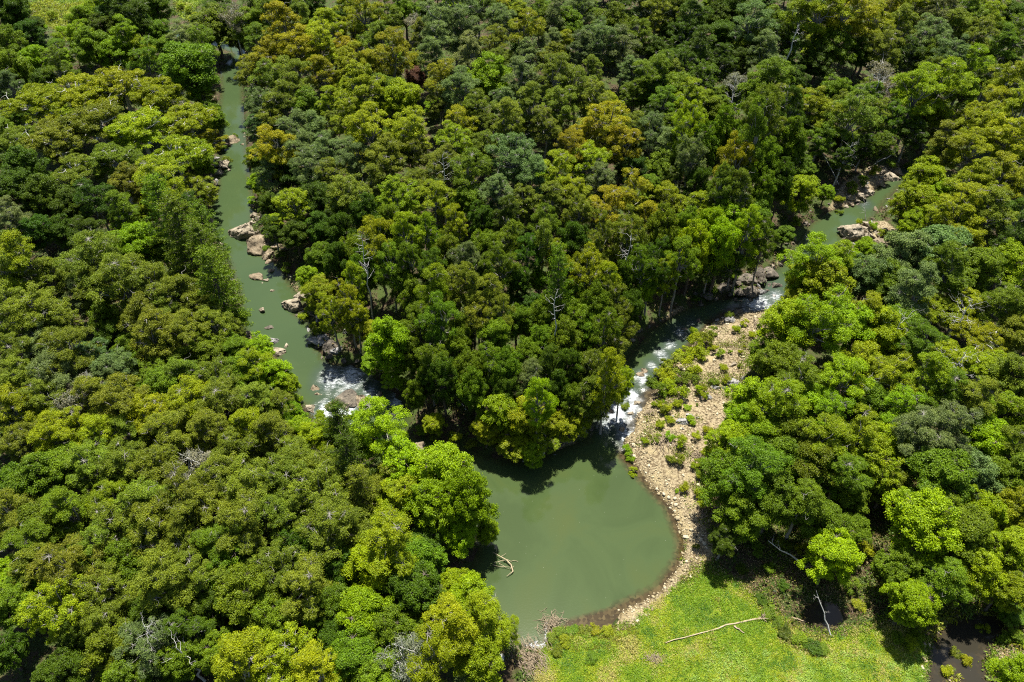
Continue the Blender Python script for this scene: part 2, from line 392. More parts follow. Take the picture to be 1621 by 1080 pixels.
# ------------------------------------------------------------------ tree prototypes (crown radius R0, crown centre at HC)
def make_proto(kind, seed):
    r = np.random.default_rng(seed)
    T = Tubes()
    if kind == 'broad':
        R0, HC, Rz = 4.2, 7.0, 4.4
        nb = 36; bough_r = (0.7, 1.7); npf = (9, 14); pr = (0.28, 0.62); leaves = 125; LW = (0.21, 0.115); flat = 0.9
        spread, bark = 0.74, M_BARK_DARK
    elif kind == 'gum':
        R0, HC, Rz = 4.2, 8.8, 5.4
        nb = 42; bough_r = (0.6, 1.5); npf = (8, 12); pr = (0.25, 0.55); leaves = 105; LW = (0.19, 0.088); flat = 0.85
        spread, bark = 0.80, M_BARK_PALE
    elif kind == 'limby':
        R0, HC, Rz = 4.2, 9.6, 5.6
        nb = 17; bough_r = (0.9, 1.75); npf = (16, 24); pr = (0.26, 0.6); leaves = 110; LW = (0.19, 0.09); flat = 0.8
        spread, bark = 0.82, M_BARK_PALE
    elif kind == 'spread':
        R0, HC, Rz = 5.5, 8.5, 2.6
        nb = 44; bough_r = (0.7, 1.4); npf = (9, 12); pr = (0.30, 0.6); leaves = 110; LW = (0.21, 0.10); flat = 0.6
        spread, bark = 0.84, M_DEAD
    elif kind == 'thin':
        R0, HC, Rz = 3.8, 9.0, 3.0
        nb = 13; bough_r = (0.9, 1.4); npf = (6, 8); pr = (0.4, 0.65); leaves = 42; LW = (0.26, 0.13); flat = 0.8
        spread, bark = 0.8, M_DEAD
    elif kind == 'shrub':
        R0, HC, Rz = 1.3, 0.85, 0.8
        nb = 6; bough_r = (0.35, 0.55); npf = (5, 7); pr = (0.2, 0.42); leaves = 55; LW = (0.25, 0.07); flat = 1.0
        spread, bark = 0.85, M_BARK_DARK
    if kind == 'pine':
        R0, HC = 3.6, 9.0
        top = 17.5
        T.add(bent((0, 0, -1), (r.normal(0, .3), r.normal(0, .3), top), r, 0.02, 8), np.linspace(0.34, 0.04, 8), 7)
        cen, rad = [], []
        z = 3.2
        while z < top - 0.3:
            f = 1 - (z - 3.2) / (top - 3.2)
            rr = R0 * (0.25 + 0.85 * f ** 0.75) * r.uniform(0.85, 1.1)
            n = int(r.integers(5, 8)); a0 = r.uniform(0, 6.28)
            for q in range(n):
                a = a0 + q * 6.283 / n + r.normal(0, .15)
                L = rr * r.uniform(0.7, 1.1)
                e = np.array([math.cos(a) * L, math.sin(a) * L, z + 0.25 * L * r.uniform(-.3, 1)])
                p = bent((0, 0, z), e, r, 0.05, 4, 0.05)
                T.add(p, np.linspace(0.07, 0.02, 4), 4)
                m = max(2, int(L / 0.55))
                for t in np.linspace(0.35, 1.05, m):
                    c = p[0] + (e - p[0]) * t + np.r_[r.normal(0, .14, 2), r.normal(0.05, .08)]
                    cen.append(c); rad.append(0.30 + 0.22 * t * r.uniform(.7, 1.2))
            z += r.uniform(0.75, 1.05)
        cen = np.array(cen); rad = np.array(rad)
        C, Nn, idx = puff_leaves(cen, rad, 44, r, 0.6, 0.45)
        LW = (0.30, 0.10); bark = M_BARK_DARK
        hrel = (cen[:, 2] - 3) / (top - 3)
    else:
        # boughs over a dome, puffs over every bough
        B, br = [], []
        tries = 0
        while len(B) < nb and tries < 4000:
            tries += 1
            d = unit(r.normal(size=3)); d[2] = d[2] if d[2] > -0.85 and (d[2] > 0 or r.random() < .8) else abs(d[2])
            rr = r.uniform(0.62, 1.0) if r.random() < 0.8 else r.uniform(0.1, 0.6)
            p = d * np.array([R0 * spread, R0 * spread, Rz * 0.85]) * rr
            b_ = r.uniform(*bough_r)
            if all(np.linalg.norm((p - q) * np.array([1, 1, 1.15])) > (0.72 if kind == 'limby' else 0.50) * (b_ + c) for q, c in zip(B, br)):
                B.append(p); br.append(b_)
        lop = r.normal(0, 0.12, 2)
        if kind in ('gum', 'broad', 'limby'): Rz *= (0.82, 1.0, 1.22)[seed % 3]
        B = np.array(B); br = np.array(br)
        B[:, :2] *= 1 + lop
        B += np.array([0, 0, HC])
        base = np.array([r.normal(0, .25), r.normal(0, .25), -1.2 if kind != 'shrub' else -0.3])
        fork = np.array([r.normal(0, .3), r.normal(0, .3), HC - Rz * 0.7]) if kind != 'shrub' else np.array([0, 0, 0.12])
        tr = {'broad': 0.30, 'gum': 0.27, 'limby': 0.27, 'spread': 0.34, 'thin': 0.2, 'shrub': 0.05}[kind]
        T.add(bent(base, fork, r, 0.04, 6), np.linspace(tr * 1.25, tr * 0.75, 6), 8)
        ctr = np.array([fork[0], fork[1], HC + Rz * 0.25])
        T.add(bent(fork, ctr, r, 0.08, 4), np.linspace(tr * 0.75, tr * 0.35, 4), 6)
        cen, rad = [], []
        for p, b_ in zip(B, br):
            s0 = fork + (ctr - fork) * r.uniform(0.0, 0.7)
            path = bent(s0, p, r, 0.16, 5, 0.06)
            T.add(path, np.linspace(tr * 0.42, tr * 0.13, 5), 5)
            n = int(r.integers(npf[0], npf[1] + 1))
            dd = unit(r.normal(size=(n, 3))); dd[:, 2] = np.abs(dd[:, 2]) - 0.25
            pc = p + dd * b_ * r.uniform(0.7, 1.0, (n, 1)) * np.array([1, 1, 0.62])
            for c in pc:
                T.add(bent(p, c, r, 0.15, 3), (tr * 0.12, tr * 0.08, tr * 0.04), 4)
            cen.append(pc); rad.append(r.uniform(*pr, n))
        if kind in ('spread', 'thin', 'gum', 'limby'):      # bare pale twigs that poke through the leaves
            for q in range({'spread': 7, 'thin': 22, 'gum': 1, 'limby': 3}[kind]):
                p = B[r.integers(len(B))]
                e = p + unit(r.normal(size=3) + np.array([0, 0, 0.9])) * r.uniform(1.2, 2.2)
                pp = bent(p, e, r, 0.22, 5)
                T.add(pp, np.linspace(tr * .22, tr * .06, 5), 4)
                for _ in range(2):
                    k = r.integers(2, 5)
                    T.add(bent(pp[k], pp[k] + unit(r.normal(size=3) + np.array([0, 0, .5])) * r.uniform(.5, 1.0), r, .2, 4), np.linspace(tr * .1, tr * .04, 4), 4)
        cen = np.concatenate(cen); rad = np.concatenate(rad)
        C, Nn, idx = puff_leaves(cen, rad, leaves, r, flat)
        hrel = (cen[:, 2] - HC) / Rz * 0.5 + 0.5
    n = len(C)
    Ls = LW[0] * r.uniform(0.7, 1.25, n); Ws = LW[1] * r.uniform(0.75, 1.25, n)
    V, Fq = leaf_quads(C, Nn, Ls, Ws, r)
    tint = np.clip(0.5 + r.normal(0, 0.13, len(cen))[idx] + r.normal(0, 0.16, n), 0, 1)
    flush = np.clip((hrel + r.normal(0, .22, len(cen)))[idx] * 1.3 - 0.35 + r.normal(0, 0.15, n), 0, 1)
    crown = mesh_from('crown', V, Fq, M_LEAF, False, {'tint': tint, 'flush': flush})
    trunk = T.mesh('trunk', bark)
    return dict(kind=kind, R0=R0, HC=HC, crown=crown, trunk=trunk)

PROTO = {k: [make_proto(k, 100 + 17 * i + ord(k[0])) for i in range(n)] for k, n in
         (('broad', 6), ('gum', 6), ('limby', 6), ('spread', 3), ('thin', 2), ('pine', 3), ('shrub', 4))}

# ------------------------------------------------------------------ ground and water sheets
xs = np.concatenate([[-4000, -2000, -1000, -600, -400, -300, -250], np.arange(-215, 215.1, 1.0), [250, 300, 400, 600, 1000, 2000, 4000]])
ys = np.concatenate([[-3000, -1000, -400, -150, -50, 0, 15], np.arange(25, 331, 0.9), [345, 380, 440, 600, 1000, 2000, 4000]])
def grid(xs, ys):
    X, Y = np.meshgrid(xs, ys)
    nx, ny = len(xs), len(ys)
    i = np.arange(ny - 1)[:, None] * nx + np.arange(nx - 1)[None]
    Fq = np.stack([i, i + 1, i + nx + 1, i + nx], -1).reshape(-1, 4)
    return np.c_[X.ravel(), Y.ravel()], Fq
P, Fq = grid(xs, ys)
dW = water_dist(P)
Z = height(P, dW)
sm = lambda d, wdt: np.clip(0.5 - d / wdt, 0, 1)
dG = np.minimum(np.minimum(sdist(P, GRAVEL), sdist(P, STONYPATCH)), np.minimum(sdist(P, PALEBAR), sdist(P, PALEBAR2)))
dL = np.minimum(sdist(P, LAWN), np.minimum(sdist(P, CLEAR1), sdist(P, CLEAR2)))
wet = np.clip(1 - dW / 0.9, 0, 1)
shore_rock = np.clip(0.75 - np.abs(dW - 0.6) / 2.2, 0, 1) * np.clip(0.35 + vnoise(P[:, 0], P[:, 1], 8) * 1.6, 0, 1)
ground = link('ground', mesh_from('ground', np.c_[P, Z], Fq, M_GROUND, True, None,
    {'grass': sm(dL, 3.0), 'gravel': np.maximum(sm(dG, 2.5), shore_rock), 'wet': wet}))
tag(ground, 'brown leaf litter, pale gravel and green grass of the valley floor', 'ground', kind='structure')

wx = np.arange(-130, 214, 0.45); wy = np.arange(36, 300, 0.45)
P2, F2 = grid(wx, wy)
dC = water_dist(P2)
keepv = dC < 1.6
keepf = keepv[F2].any(1)
F2 = F2[keepf]
used = np.unique(F2); remap = np.full(len(P2), -1); remap[used] = np.arange(len(used))
P2 = P2[used]; F2 = remap[F2]; dC = dC[used]
RAPIDS = [(975, 655, 34, 1.0), (990, 690, 26, .85), (1000, 628, 22, .95), (1018, 600, 20, .9), (1032, 580, 16, .7), (1048, 562, 18, .8), (1062, 545, 18, .75), (1078, 526, 22, .75), (1095, 512, 18, .6),
          (1200, 482, 34, 1.0), (1228, 470, 22, .8), (1180, 490, 16, .7), (525, 600, 34, .85), (555, 598, 38, .9), (518, 652, 28, 1.1), (546, 648, 26, 1.2), (570, 605, 22, .6),
          (628, 634, 22, .9), (640, 660, 16, .7), (1368, 322, 16, .6), (1440, 272, 14, .5), (1225, 452, 30, .35), (540, 622, 26, .55), (1100, 508, 20, .35), (600, 600, 20, .6), (585, 622, 26, .75), (960, 672, 22, .8), (1000, 645, 20, 1.0), (1020, 596, 14, .9), (1150, 490, 18, .4), (1130, 500, 16, .35)]
foam = np.zeros(len(P2))
for x, y, r_, s_ in RAPIDS:
    c = ground_pt(x, y); dep = c[1] * CP + CAM_H * SP
    rad = r_ * dep / F
    ey = 1.35
    q = np.hypot(P2[:, 0] - c[0], (P2[:, 1] - c[1]) / ey) / rad
    foam = np.maximum(foam, s_ * np.clip(1.25 - q, 0, 1))
foam = np.clip(foam, 0, 1)
shallow = np.clip(1.0 + dC / 2.6, 0, 1)
# the pool is muddy-green right up to its wooded edge and shelves gently only along the gravel
shelf = np.clip(1.0 - sdist(P2, GRAVEL) / 2.3, 0, 1)
shallow = np.clip(np.maximum(shallow * 0.55, shallow * 0 + shelf), 0, 1)
lawn_edge = np.clip(0.8 - sdist(P2, poly('900,985 985,960 1000,990 985,1010 880,1005')) / 1.3, 0, 1)
shallow = np.maximum(shallow, lawn_edge)
brooky = np.clip(1 - (np.minimum(sdist(P2, BROOK), sdist(P2, PONDLET))) / 2, 0, 1)
zw = 0.03 + foam * (vnoise(P2[:, 0], P2[:, 1], 1.1) * 0.5 + vnoise(P2[:, 0] + 9, P2[:, 1], 0.5) * 0.25)
water = link('creek_water', mesh_from('creek_water', np.c_[P2, zw], F2, M_WATER, True, None, {'shallow': shallow, 'foam': foam, 'brooky': brooky, 'upstream': np.clip((P2[:, 1] - 82) / 25, 0, 1)}))
tag(water, 'murky green creek water with white rapids and a wide still pool', 'water', kind='structure')

# ------------------------------------------------------------------ trees listed from the survey of the place: x, y, radius, tone
TREES = '''
20,20,28,d 15,75,25,m 45,60,22,d 60,100,24,d 20,110,28,m 15,138,22,b 95,108,25,m 70,132,20,d 130,38,20,g 155,18,22,d 165,48,20,d 185,25,26,d 215,20,28,d 245,15,24,m
225,48,24,m 250,55,22,m 200,62,24,d 150,78,28,m 185,88,24,d 225,85,24,d 240,102,25,d 290,65,22,b 262,80,20,m 130,65,22,g 305,112,44,m 335,45,34,m 368,32,20,kt 396,45,25,m
345,15,20,d 420,20,25,m 450,15,25,d 490,12,25,d 452,45,30,G 410,66,20,o 397,108,18,G 425,98,28,G 470,85,30,G 505,75,28,y 520,45,25,y 480,35,22,o 320,70,22,m 375,60,18,d
60,165,45,ys 122,148,45,ys 190,135,45,ys 250,155,45,ys 300,192,42,ys 150,195,50,os 220,205,50,ys 90,220,45,os 280,245,45,ys 328,225,28,ys 38,225,40,os 182,255,45,os 122,272,40,os 250,292,34,y 312,300,28,y
335,185,22,m 325,160,18,m 40,268,35,d 28,305,35,d 70,312,35,d 110,332,30,d 152,322,30,d 192,338,28,m 15,345,28,b 205,295,28,o 300,335,24,d 320,262,20,m
400,128,20,o 430,130,25,o 470,130,28,o 510,120,25,G 402,162,18,b 418,168,25,b 450,165,26,o 490,170,26,m 525,165,22,y 405,205,18,b 428,192,22,o 465,205,26,b 500,210,25,b 530,200,20,o
432,240,32,G 405,248,18,m 480,240,25,b 520,240,26,b 412,292,16,g 425,285,22,b 452,280,25,d 490,270,28,b 530,280,24,o 425,325,20,d 462,330,28,y 500,320,28,d 535,330,25,d 435,365,20,d 470,375,24,d 505,365,26,d 540,370,24,d 510,410,24,m 540,415,24,d
555,15,18,y 580,25,26,G 610,35,24,o 640,20,22,m 655,38,16,kt 665,57,18,o 720,22,30,b 690,52,30,b 726,52,26,b 790,10,16,G 790,35,24,b 757,12,22,d 740,72,20,o 785,70,20,o 832,55,26,G 865,72,20,b 880,30,22,b 855,32,20,m
895,77,18,y 920,18,20,b 902,45,24,m 965,42,28,m 950,70,28,b 985,78,24,b 925,82,24,b 1010,15,22,d 1040,20,26,o 1072,30,24,o 1060,55,20,d 1040,85,22,d
560,50,20,y 545,82,20,G 600,70,26,o 622,90,30,G 560,107,26,y 590,115,24,G 690,95,24,b 740,92,26,b 795,97,18,o 835,95,22,b 872,95,20,o 700,130,28,G 775,128,32,g 730,147,28,b 660,125,18,r 640,160,32,g
830,132,28,b 880,125,30,o 912,140,28,o 932,118,20,o 570,150,34,y 604,148,24,o 555,187,26,y 700,170,22,o 800,165,22,b 760,177,26,m 840,170,28,o 890,170,28,o 945,160,26,o 968,172,20,y
1000,117,22,b 1030,120,28,m 1015,150,22,m 1070,147,28,m 585,212,34,y 650,215,34,y 730,200,26,G 720,227,28,y 800,195,28,o 770,207,22,o 860,200,24,o 960,200,34,G 1002,210,24,o 985,232,30,G 905,242,28,G 930,215,24,G
1050,172,24,m 1030,215,26,b 1060,235,26,b 560,252,26,b 610,255,32,o 655,248,26,o 700,262,30,o 745,275,32,m 770,232,24,o 810,250,34,b 835,277,30,b 880,272,28,y 935,260,28,y 952,290,26,b 1000,272,24,d 1050,267,26,m
555,310,34,o 592,292,24,o 630,320,32,y 690,320,30,y 740,322,28,m 660,290,24,o 785,305,28,b 830,325,24,o 870,322,26,o 912,310,26,y 960,330,30,G 1000,310,30,G 1055,320,26,y 1072,282,22,d 760,350,22,d 720,355,20,y 580,345,26,d 620,360,24,m 800,350,22,d 1030,295,20,m 1025,350,26,G 860,355,22,m 915,345,24,o
1095,30,26,d 1130,28,22,d 1110,80,26,d 1142,62,24,d 1160,20,24,d 1190,42,28,b 1215,92,26,b 1165,105,22,d 1188,78,24,m 1265,30,32,y 1300,28,34,y 1345,20,34,y 1346,52,20,G 1400,20,26,G 1432,15,26,y 1382,45,26,y 1320,72,28,m
1420,47,26,o 1460,20,24,m 1490,27,26,b 1522,20,24,o 1560,15,24,y 1600,30,24,d 1402,82,26,o 1360,88,22,d 1470,60,26,b 1512,45,24,o 1545,62,26,o 1582,75,24,m 1502,92,28,b 1465,95,24,m 1440,88,20,d 1225,40,22,m 1250,85,20,d 1290,100,22,d
1095,162,28,y 1122,172,24,m 1165,132,18,kt 1195,150,28,m 1222,122,28,m 1232,162,22,o 1205,190,32,o 1280,172,30,y 1320,147,24,m 1390,122,26,kt 1402,150,26,kt 1450,150,34,g 1490,140,34,g 1522,150,24,g 1535,108,26,g 1562,122,22,m 1470,178,26,g 1255,200,22,d 1255,130,22,d
1350,190,34,o 1310,195,26,y 1380,185,24,o 1090,210,26,y 1112,237,26,m 1150,217,28,m 1185,230,32,m 1218,222,22,o 1250,232,26,m 1262,258,24,m 1160,265,28,y 1210,268,26,m 1095,262,24,b 1105,300,22,d 1142,310,24,o 1168,315,24,o 1268,308,28,g 1305,306,14,g 1330,222,20,d 1235,290,22,d 1205,310,22,m
1600,142,34,y 1570,172,28,y 1612,182,34,y 1555,202,28,y 1592,222,34,y 1535,195,24,y 1500,232,30,o 1530,242,30,y 1482,248,22,o 1612,242,26,m 1465,288,32,g 1445,322,32,g 1492,312,28,g 1540,300,38,y 1582,292,38,y 1612,312,28,o 1522,332,34,y 1562,342,38,o 1602,352,30,d 1480,345,25,y 1450,358,24,g
1100,335,28,y 1150,355,34,g 1120,372,26,g 1195,342,28,m 1080,372,24,m
560,402,24,m 600,387,28,y 645,382,28,y 677,377,24,y 580,432,26,m 620,427,24,m 560,452,22,y 548,482,24,y 562,505,22,y 490,440,22,g 505,470,24,y 525,500,22,y 710,402,26,m 740,422,26,b 770,397,26,m 790,422,26,m 810,387,24,m 760,445,22,d 655,425,24,m 685,430,24,d
860,390,26,o 882,412,22,y 852,442,15,g 835,410,22,d 820,450,22,d 905,385,24,d 690,472,30,y 720,457,26,o 745,467,28,o 770,482,28,o 660,482,26,m 700,512,30,m 760,512,26,o 790,502,24,o 820,512,22,m 730,532,26,m 780,542,28,m 660,515,24,m 640,455,22,m
932,440,32,y 955,460,24,y 882,470,26,mp 905,475,26,m 865,500,26,m 912,512,28,m 942,492,28,m 890,542,28,m 858,545,24,m 930,535,26,m 962,485,24,o 1010,432,24,m 1032,425,24,d 1000,402,26,m 1020,455,20,g 1055,440,20,y 990,382,28,o 950,385,24,o 1050,375,28,m 1078,420,26,m 1100,397,28,g 1140,392,30,g 1180,382,28,g 1206,386,20,m 1120,425,22,m 1160,420,20,m 985,450,22,d 985,520,24,m 1000,490,22,d
620,548,38,g 598,572,24,g 650,562,24,m 626,592,24,g 682,572,26,m 702,602,26,d 742,592,26,m 776,582,24,m 750,622,24,m 800,592,26,m 830,572,26,m 842,602,22,b 870,582,24,d 900,592,26,d 880,622,24,d 720,565,24,m 800,625,22,d 965,562,26,o 940,592,28,o 962,602,30,y 985,605,20,y 930,632,26,o 952,642,22,o 955,530,24,m
790,652,34,g 830,660,34,y 855,642,28,g 770,682,22,y 820,700,32,y 860,692,28,y 890,672,26,y 918,672,22,y 842,718,20,y 690,672,18,y 900,640,22,m 672,610,18,d 655,630,18,m
600,677,42,g 570,700,30,m 
42,425,46,y 80,445,36,o 150,422,44,o 110,432,22,b 190,402,30,m 222,390,34,g 258,392,28,m 268,358,34,mp 300,398,38,mp 332,425,34,mp 350,468,34,mp 372,505,18,d 10,450,36,o 15,395,26,d 60,370,28,d 100,372,26,d 140,372,26,d 330,378,26,mp
20,492,40,o 60,502,44,o 96,522,34,o 130,472,28,b 162,462,34,o 200,452,44,o 245,462,40,o 290,472,38,o 262,492,36,o 312,492,32,o 230,502,38,o 170,502,30,m 182,532,25,d 250,532,40,o 300,532,34,o 342,522,32,o 370,528,20,o
30,562,36,o 70,552,34,b 110,562,40,o 150,572,30,b 180,582,30,b 210,552,28,m 282,572,30,m 330,562,34,m 368,558,28,m 410,560,26,g 402,582,26,g 432,596,28,g 452,612,22,g 380,592,30,m 40,602,36,o 90,602,38,b 138,612,30,kt 15,612,30,o
172,602,30,b 250,602,30,m 292,602,34,o 340,602,32,o 30,652,40,y 72,642,34,o 120,645,32,kt 155,632,34,o 200,642,40,o 260,622,38,m 240,662,40,y 300,642,40,y 350,642,38,o 400,642,36,o 440,645,28,o 392,682,36,y 465,660,24,g 220,585,26,m
90,692,34,y 40,702,34,o 130,682,30,y 162,692,34,y 210,692,34,o 270,692,38,o 330,692,38,o 380,712,34,o 430,692,36,o 470,690,28,g 495,700,28,g 525,690,30,g 10,690,30,o 505,740,34,o 460,730,36,o
60,762,45,m 100,742,40,m 28,772,36,m 150,742,40,o 200,742,40,o 250,742,40,o 300,745,40,kt 20,822,40,o 75,832,45,m 112,812,40,m 50,862,38,m 152,802,32,m 182,800,34,y 225,788,24,g
190,832,42,o 240,802,46,o 290,792,45,o 250,842,45,o 302,832,40,o 345,765,44,o 400,772,45,o 450,772,42,o 340,812,40,o 390,832,45,o 440,822,40,o 500,782,44,o 520,842,44,o 480,872,40,d 350,862,38,m
260,922,50,o 312,922,40,o 205,892,40,m 160,942,42,o 110,902,45,o 62,902,38,o 150,872,40,o 330,962,38,d 400,942,48,m 442,902,40,o 370,902,40,m 430,982,40,m 490,932,45,o 522,972,40,m 300,870,36,o
20,962,40,m 95,962,45,y 130,1005,34,d 10,1035,34,d 180,1035,45,m 230,1025,40,b 285,1055,36,m 170,985,36,o 240,975,36,d 295,1000,34,d 390,1055,55,y 445,1045,48,y 505,1065,45,y 350,1030,34,m 60,920,34,m 100,1075,40,d 200,1085,40,m
556,742,34,dp 578,790,30,op 540,690,28,dp 640,745,44,g 700,755,50,g 742,795,38,g 640,792,40,y 690,802,45,g 612,765,36,o 620,862,50,y 590,905,45,g 660,895,42,m 560,842,40,o 540,905,36,d 770,842,22,g 725,850,30,g
650,935,46,d 580,975,45,g 622,1005,42,m 740,950,40,g 715,990,46,y 770,985,42,y 760,1045,42,y 690,1045,48,g 640,1045,42,kt 560,1045,45,m 600,1075,42,m 540,1010,36,d 720,925,28,g 800,1000,24,y
1284,420,40,g 1272,448,34,y 1300,452,44,y 1350,420,22,g 1262,484,28,y 1322,425,34,g 1372,442,36,b 1402,452,34,m 1430,412,42,b 1482,402,44,b 1452,462,40,b 1502,432,38,m 1522,382,32,y 1370,400,22,g
1252,522,44,g 1300,512,45,g 1342,522,40,g 1390,532,40,g 1372,500,32,y 1422,522,36,m 1232,582,38,m 1212,560,26,m 1262,612,38,m 1482,492,38,ys 1532,482,38,ys 1542,432,38,m 1592,422,36,y 1608,380,34,d 1582,482,34,m 1552,532,38,ys 1502,562,38,ys 1562,582,38,ys 1610,530,34,o 1455,545,32,m 1425,570,34,ys
1190,642,42,g 1172,672,34,g 1232,642,40,g 1282,642,40,g 1312,662,36,g 1332,612,40,g 1362,582,38,y 1402,602,36,y 1462,602,40,g 1382,642,36,m 1422,652,36,g 1492,622,36,m 1542,642,40,o 1602,602,38,o 1592,662,38,y 1150,700,34,g 1200,690,38,g 1252,690,40,m 1305,702,40,y 1352,692,38,y 1402,702,38,g 1452,692,40,b 1502,682,40,b 1562,702,40,g 1610,712,36,m
1152,762,46,m 1192,742,48,m 1222,792,46,m 1172,822,42,m 1242,732,40,m 1292,742,44,m 1332,752,36,m 1380,742,40,y 1402,770,32,o 1272,802,38,m 1315,885,42,Y 1302,835,38,m 1345,790,32,m 1350,840,28,m
1480,762,52,m 1532,752,44,b 1462,832,56,g 1512,850,52,m 1542,902,42,g 1440,955,38,g 1492,925,38,m 1592,752,42,m 1600,810,36,y 1602,872,38,y 1588,935,34,y 1425,900,34,m 1545,812,38,g 1150,860,24,d 1605,970,28,m 1610,1075,36,g
1045,112,24,ml 1080,102,24,dl 1112,128,24,ml 1062,126,22,ol 1140,100,22,dl 1002,150,20,ml 1040,150,22,dl 1375,158,24,ml 1412,190,24,ml 1442,212,24,dl 1338,172,22,ol 1300,222,24,ml 1332,250,20,dl 1250,182,22,dl 1605,62,26,ml 1540,36,22,ol 1480,122,24,ml 1010,62,22,ml 1080,60,22,dl 1240,60,24,dl 1400,230,20,ml 1470,215,22,ol 1365,232,18,dl 1600,100,24,ml 1030,190,22,dl 1060,205,22,ml
'''
TONE = {  # leaf albedo, share of gold young shoots, words
 'd': ((0.058, 0.104, 0.004), 0.0, 'dark green'), 'm': ((0.106, 0.172, 0.006), 0.03, 'mid-green'), 'g': ((0.184, 0.276, 0.003), 0.0, 'bright green'),
 'y': ((0.198, 0.256, 0.005), 0.14, 'yellow-green'), 'o': ((0.132, 0.176, 0.012), 0.06, 'olive'), 'b': ((0.126, 0.174, 0.050), 0.0, 'grey-green'),
 'G': ((0.205, 0.228, 0.005), 0.42, 'gold-tipped'), 'k': ((0.165, 0.160, 0.11), 0.0, 'thin grey'), 'r': ((0.12, 0.064, 0.042), 0.0, 'reddish-brown'),
 'Y': ((0.29, 0.36, 0.004), 0.0, 'vivid lime')}
FORM = {'l': 'gum', 's': 'spread', 'p': 'pine', 't': 'thin'}
NAMES = {'broad': ('broadleaf_tree', 'broadleaf tree', 'tree', 'broadleaf trees of the creek forest'), 'gum': ('gum_tree', 'gum tree', 'tree', 'gum trees of the valley forest'),
         'limby': ('limby_gum_tree', 'open limby gum', 'tree', 'open-crowned gum trees of the valley forest'),
         'spread': ('spreading_gum', 'flat-topped spreading gum', 'tree', 'spreading gums with pale limbs'), 'thin': ('thinning_tree', 'half-bare tree', 'tree', 'half-bare trees in the canopy'),
         'pine': ('hoop_pine', 'feathery hoop pine', 'pine tree', 'hoop pines beside the creek'), 'shrub': ('shrub', 'shrub', 'shrub', 'shrubs of the creek edges'),
         'under': ('understorey_tree', 'low understorey tree', 'tree', 'small trees filling the gaps')}
HP = ['hard against the left edge', 'near the left edge', 'an eighth across', 'a fifth across', 'a quarter across', 'a third across', 'two fifths across', 'just left of centre', 'at the centre',
      'just right of centre', 'three fifths across', 'two thirds across', 'three quarters across', 'four fifths across', 'near the right edge', 'hard against the right edge']
HX = [0.03, 0.09, 0.16, 0.225, 0.29, 0.365, 0.43, 0.48, 0.52, 0.57, 0.635, 0.71, 0.78, 0.86, 0.95]
VP = ['at the very top', 'near the top', 'a sixth down', 'a quarter down', 'a third down', 'two fifths down', 'just above mid-height', 'just below mid-height', 'three fifths down', 'two thirds down',
      'three quarters down', 'five sixths down', 'near the bottom', 'at the very bottom']
VX = [0.04, 0.12, 0.205, 0.29, 0.365, 0.43, 0.5, 0.56, 0.63, 0.705, 0.79, 0.87, 0.95]
PLACED = []      # dicts used for labelling and for gaps
def region_word(x, y):
    if bool(in_wedge(np.array([x]), np.array([y]))[0]): return 'between the creeks'
    return 'on the left bank' if x < np.interp(y, LEFT_LINE[:, 1], LEFT_LINE[:, 0]) + 3 or x < -2 else 'on the right bank'

def plant(kind, tone, px, py, rpx=None, Rm=None, hfac=None, low=False, tall=False):
    pr = PROTO[kind][rng.integers(len(PROTO[kind]))]
    facs = [hfac] if hfac else [1.0, 0.85, 1.15, 0.7, 1.3, 0.55, 0.42, 1.5, 0.3]
    if tall: facs = ([1.7, 1.5, 1.35, 1.2] if px > 940 or py > 590 else [1.45, 1.25]) + facs
    best = None
    for hf in facs:
        zc = 8.0
        for _ in range(7):
            c = ground_pt(px, py, zc)
            dep = c[1] * CP - (zc - CAM_H) * SP
            Rr = Rm if Rm else min(max(rpx * dep / F, 1.0), 9.0)
            s = Rr / pr['R0']
            g = float(height(c[None, :2])[0])
            zc = max(g, 0.0) + pr['HC'] * s * hf
        d = float(water_dist(c[None, :2])[0])
        open_ = float(min(sdist(c[None, :2], GRAVEL)[0], sdist(c[None, :2], LAWN)[0]))
        ok = d > 0.8 and (kind == 'shrub' or open_ > -1.0)
        if best is None or ok: best = (c, s, hf, g, d, Rr)
        if ok: break
    c, s, hf, g, d, Rr = best
    if d < 0.3 and kind != 'shrub': g = max(g, -0.3)
    col, fl, word = TONE[tone]
    name = NAMES['under' if low else kind]
    e = empty(name[0], (c[0], c[1], g), rng.uniform(0, 6.283), (s, s, s * hf))
    jit = rng.normal(0, 0.10); hue = rng.normal(0, 0.07)
    tr = link('trunk', pr['trunk'], e)
    cr = link('crown', pr['crown'], e)
    cr.color = (col[0] * (1 + jit + hue), col[1] * (1 + jit - hue * 0.3), col[2] * (1 + jit), float(np.clip(fl * rng.uniform(0.6, 1.25), 0, 1)))
    PLACED.append(dict(o=e, x=c[0], y=c[1], z=g + pr['HC'] * s * hf, R=Rr, kind='under' if low else kind, tone=tone, px=px, py=py))
    return e

for tok in TREES.split():
    x, y, r_, t = tok.split(',')
    x, y, r_ = float(x), float(y), float(r_)
    tone = t[0]
    if tone == 'd' and x < 260 and y < 130 and rng.random() < .55: tone = 'mg'[rng.integers(2)]
    form = FORM.get(t[1:])
    if form is None:
        gumlike = tone in 'yobG' and not (x > 1130 and y > 380) and not (520 < x < 900 and y > 620)
        form = ('limby' if rng.random() < .5 else 'gum') if gumlike else ('limby' if rng.random() < .26 else 'broad')
    plant(form, tone, x + rng.normal(0, 1.5), y + rng.normal(0, 1.5), rpx=r_ * (1.14 + 0.16 * max(0.0, 1 - y / 240)),
          tall=(330 < y < 640 and 520 < x < 1000) or (940 < x < 1240 and 370 < y < 530) or (740 < x < 940 and 590 < y < 645) or (1080 < x < 1255 and 180 < y < 330))

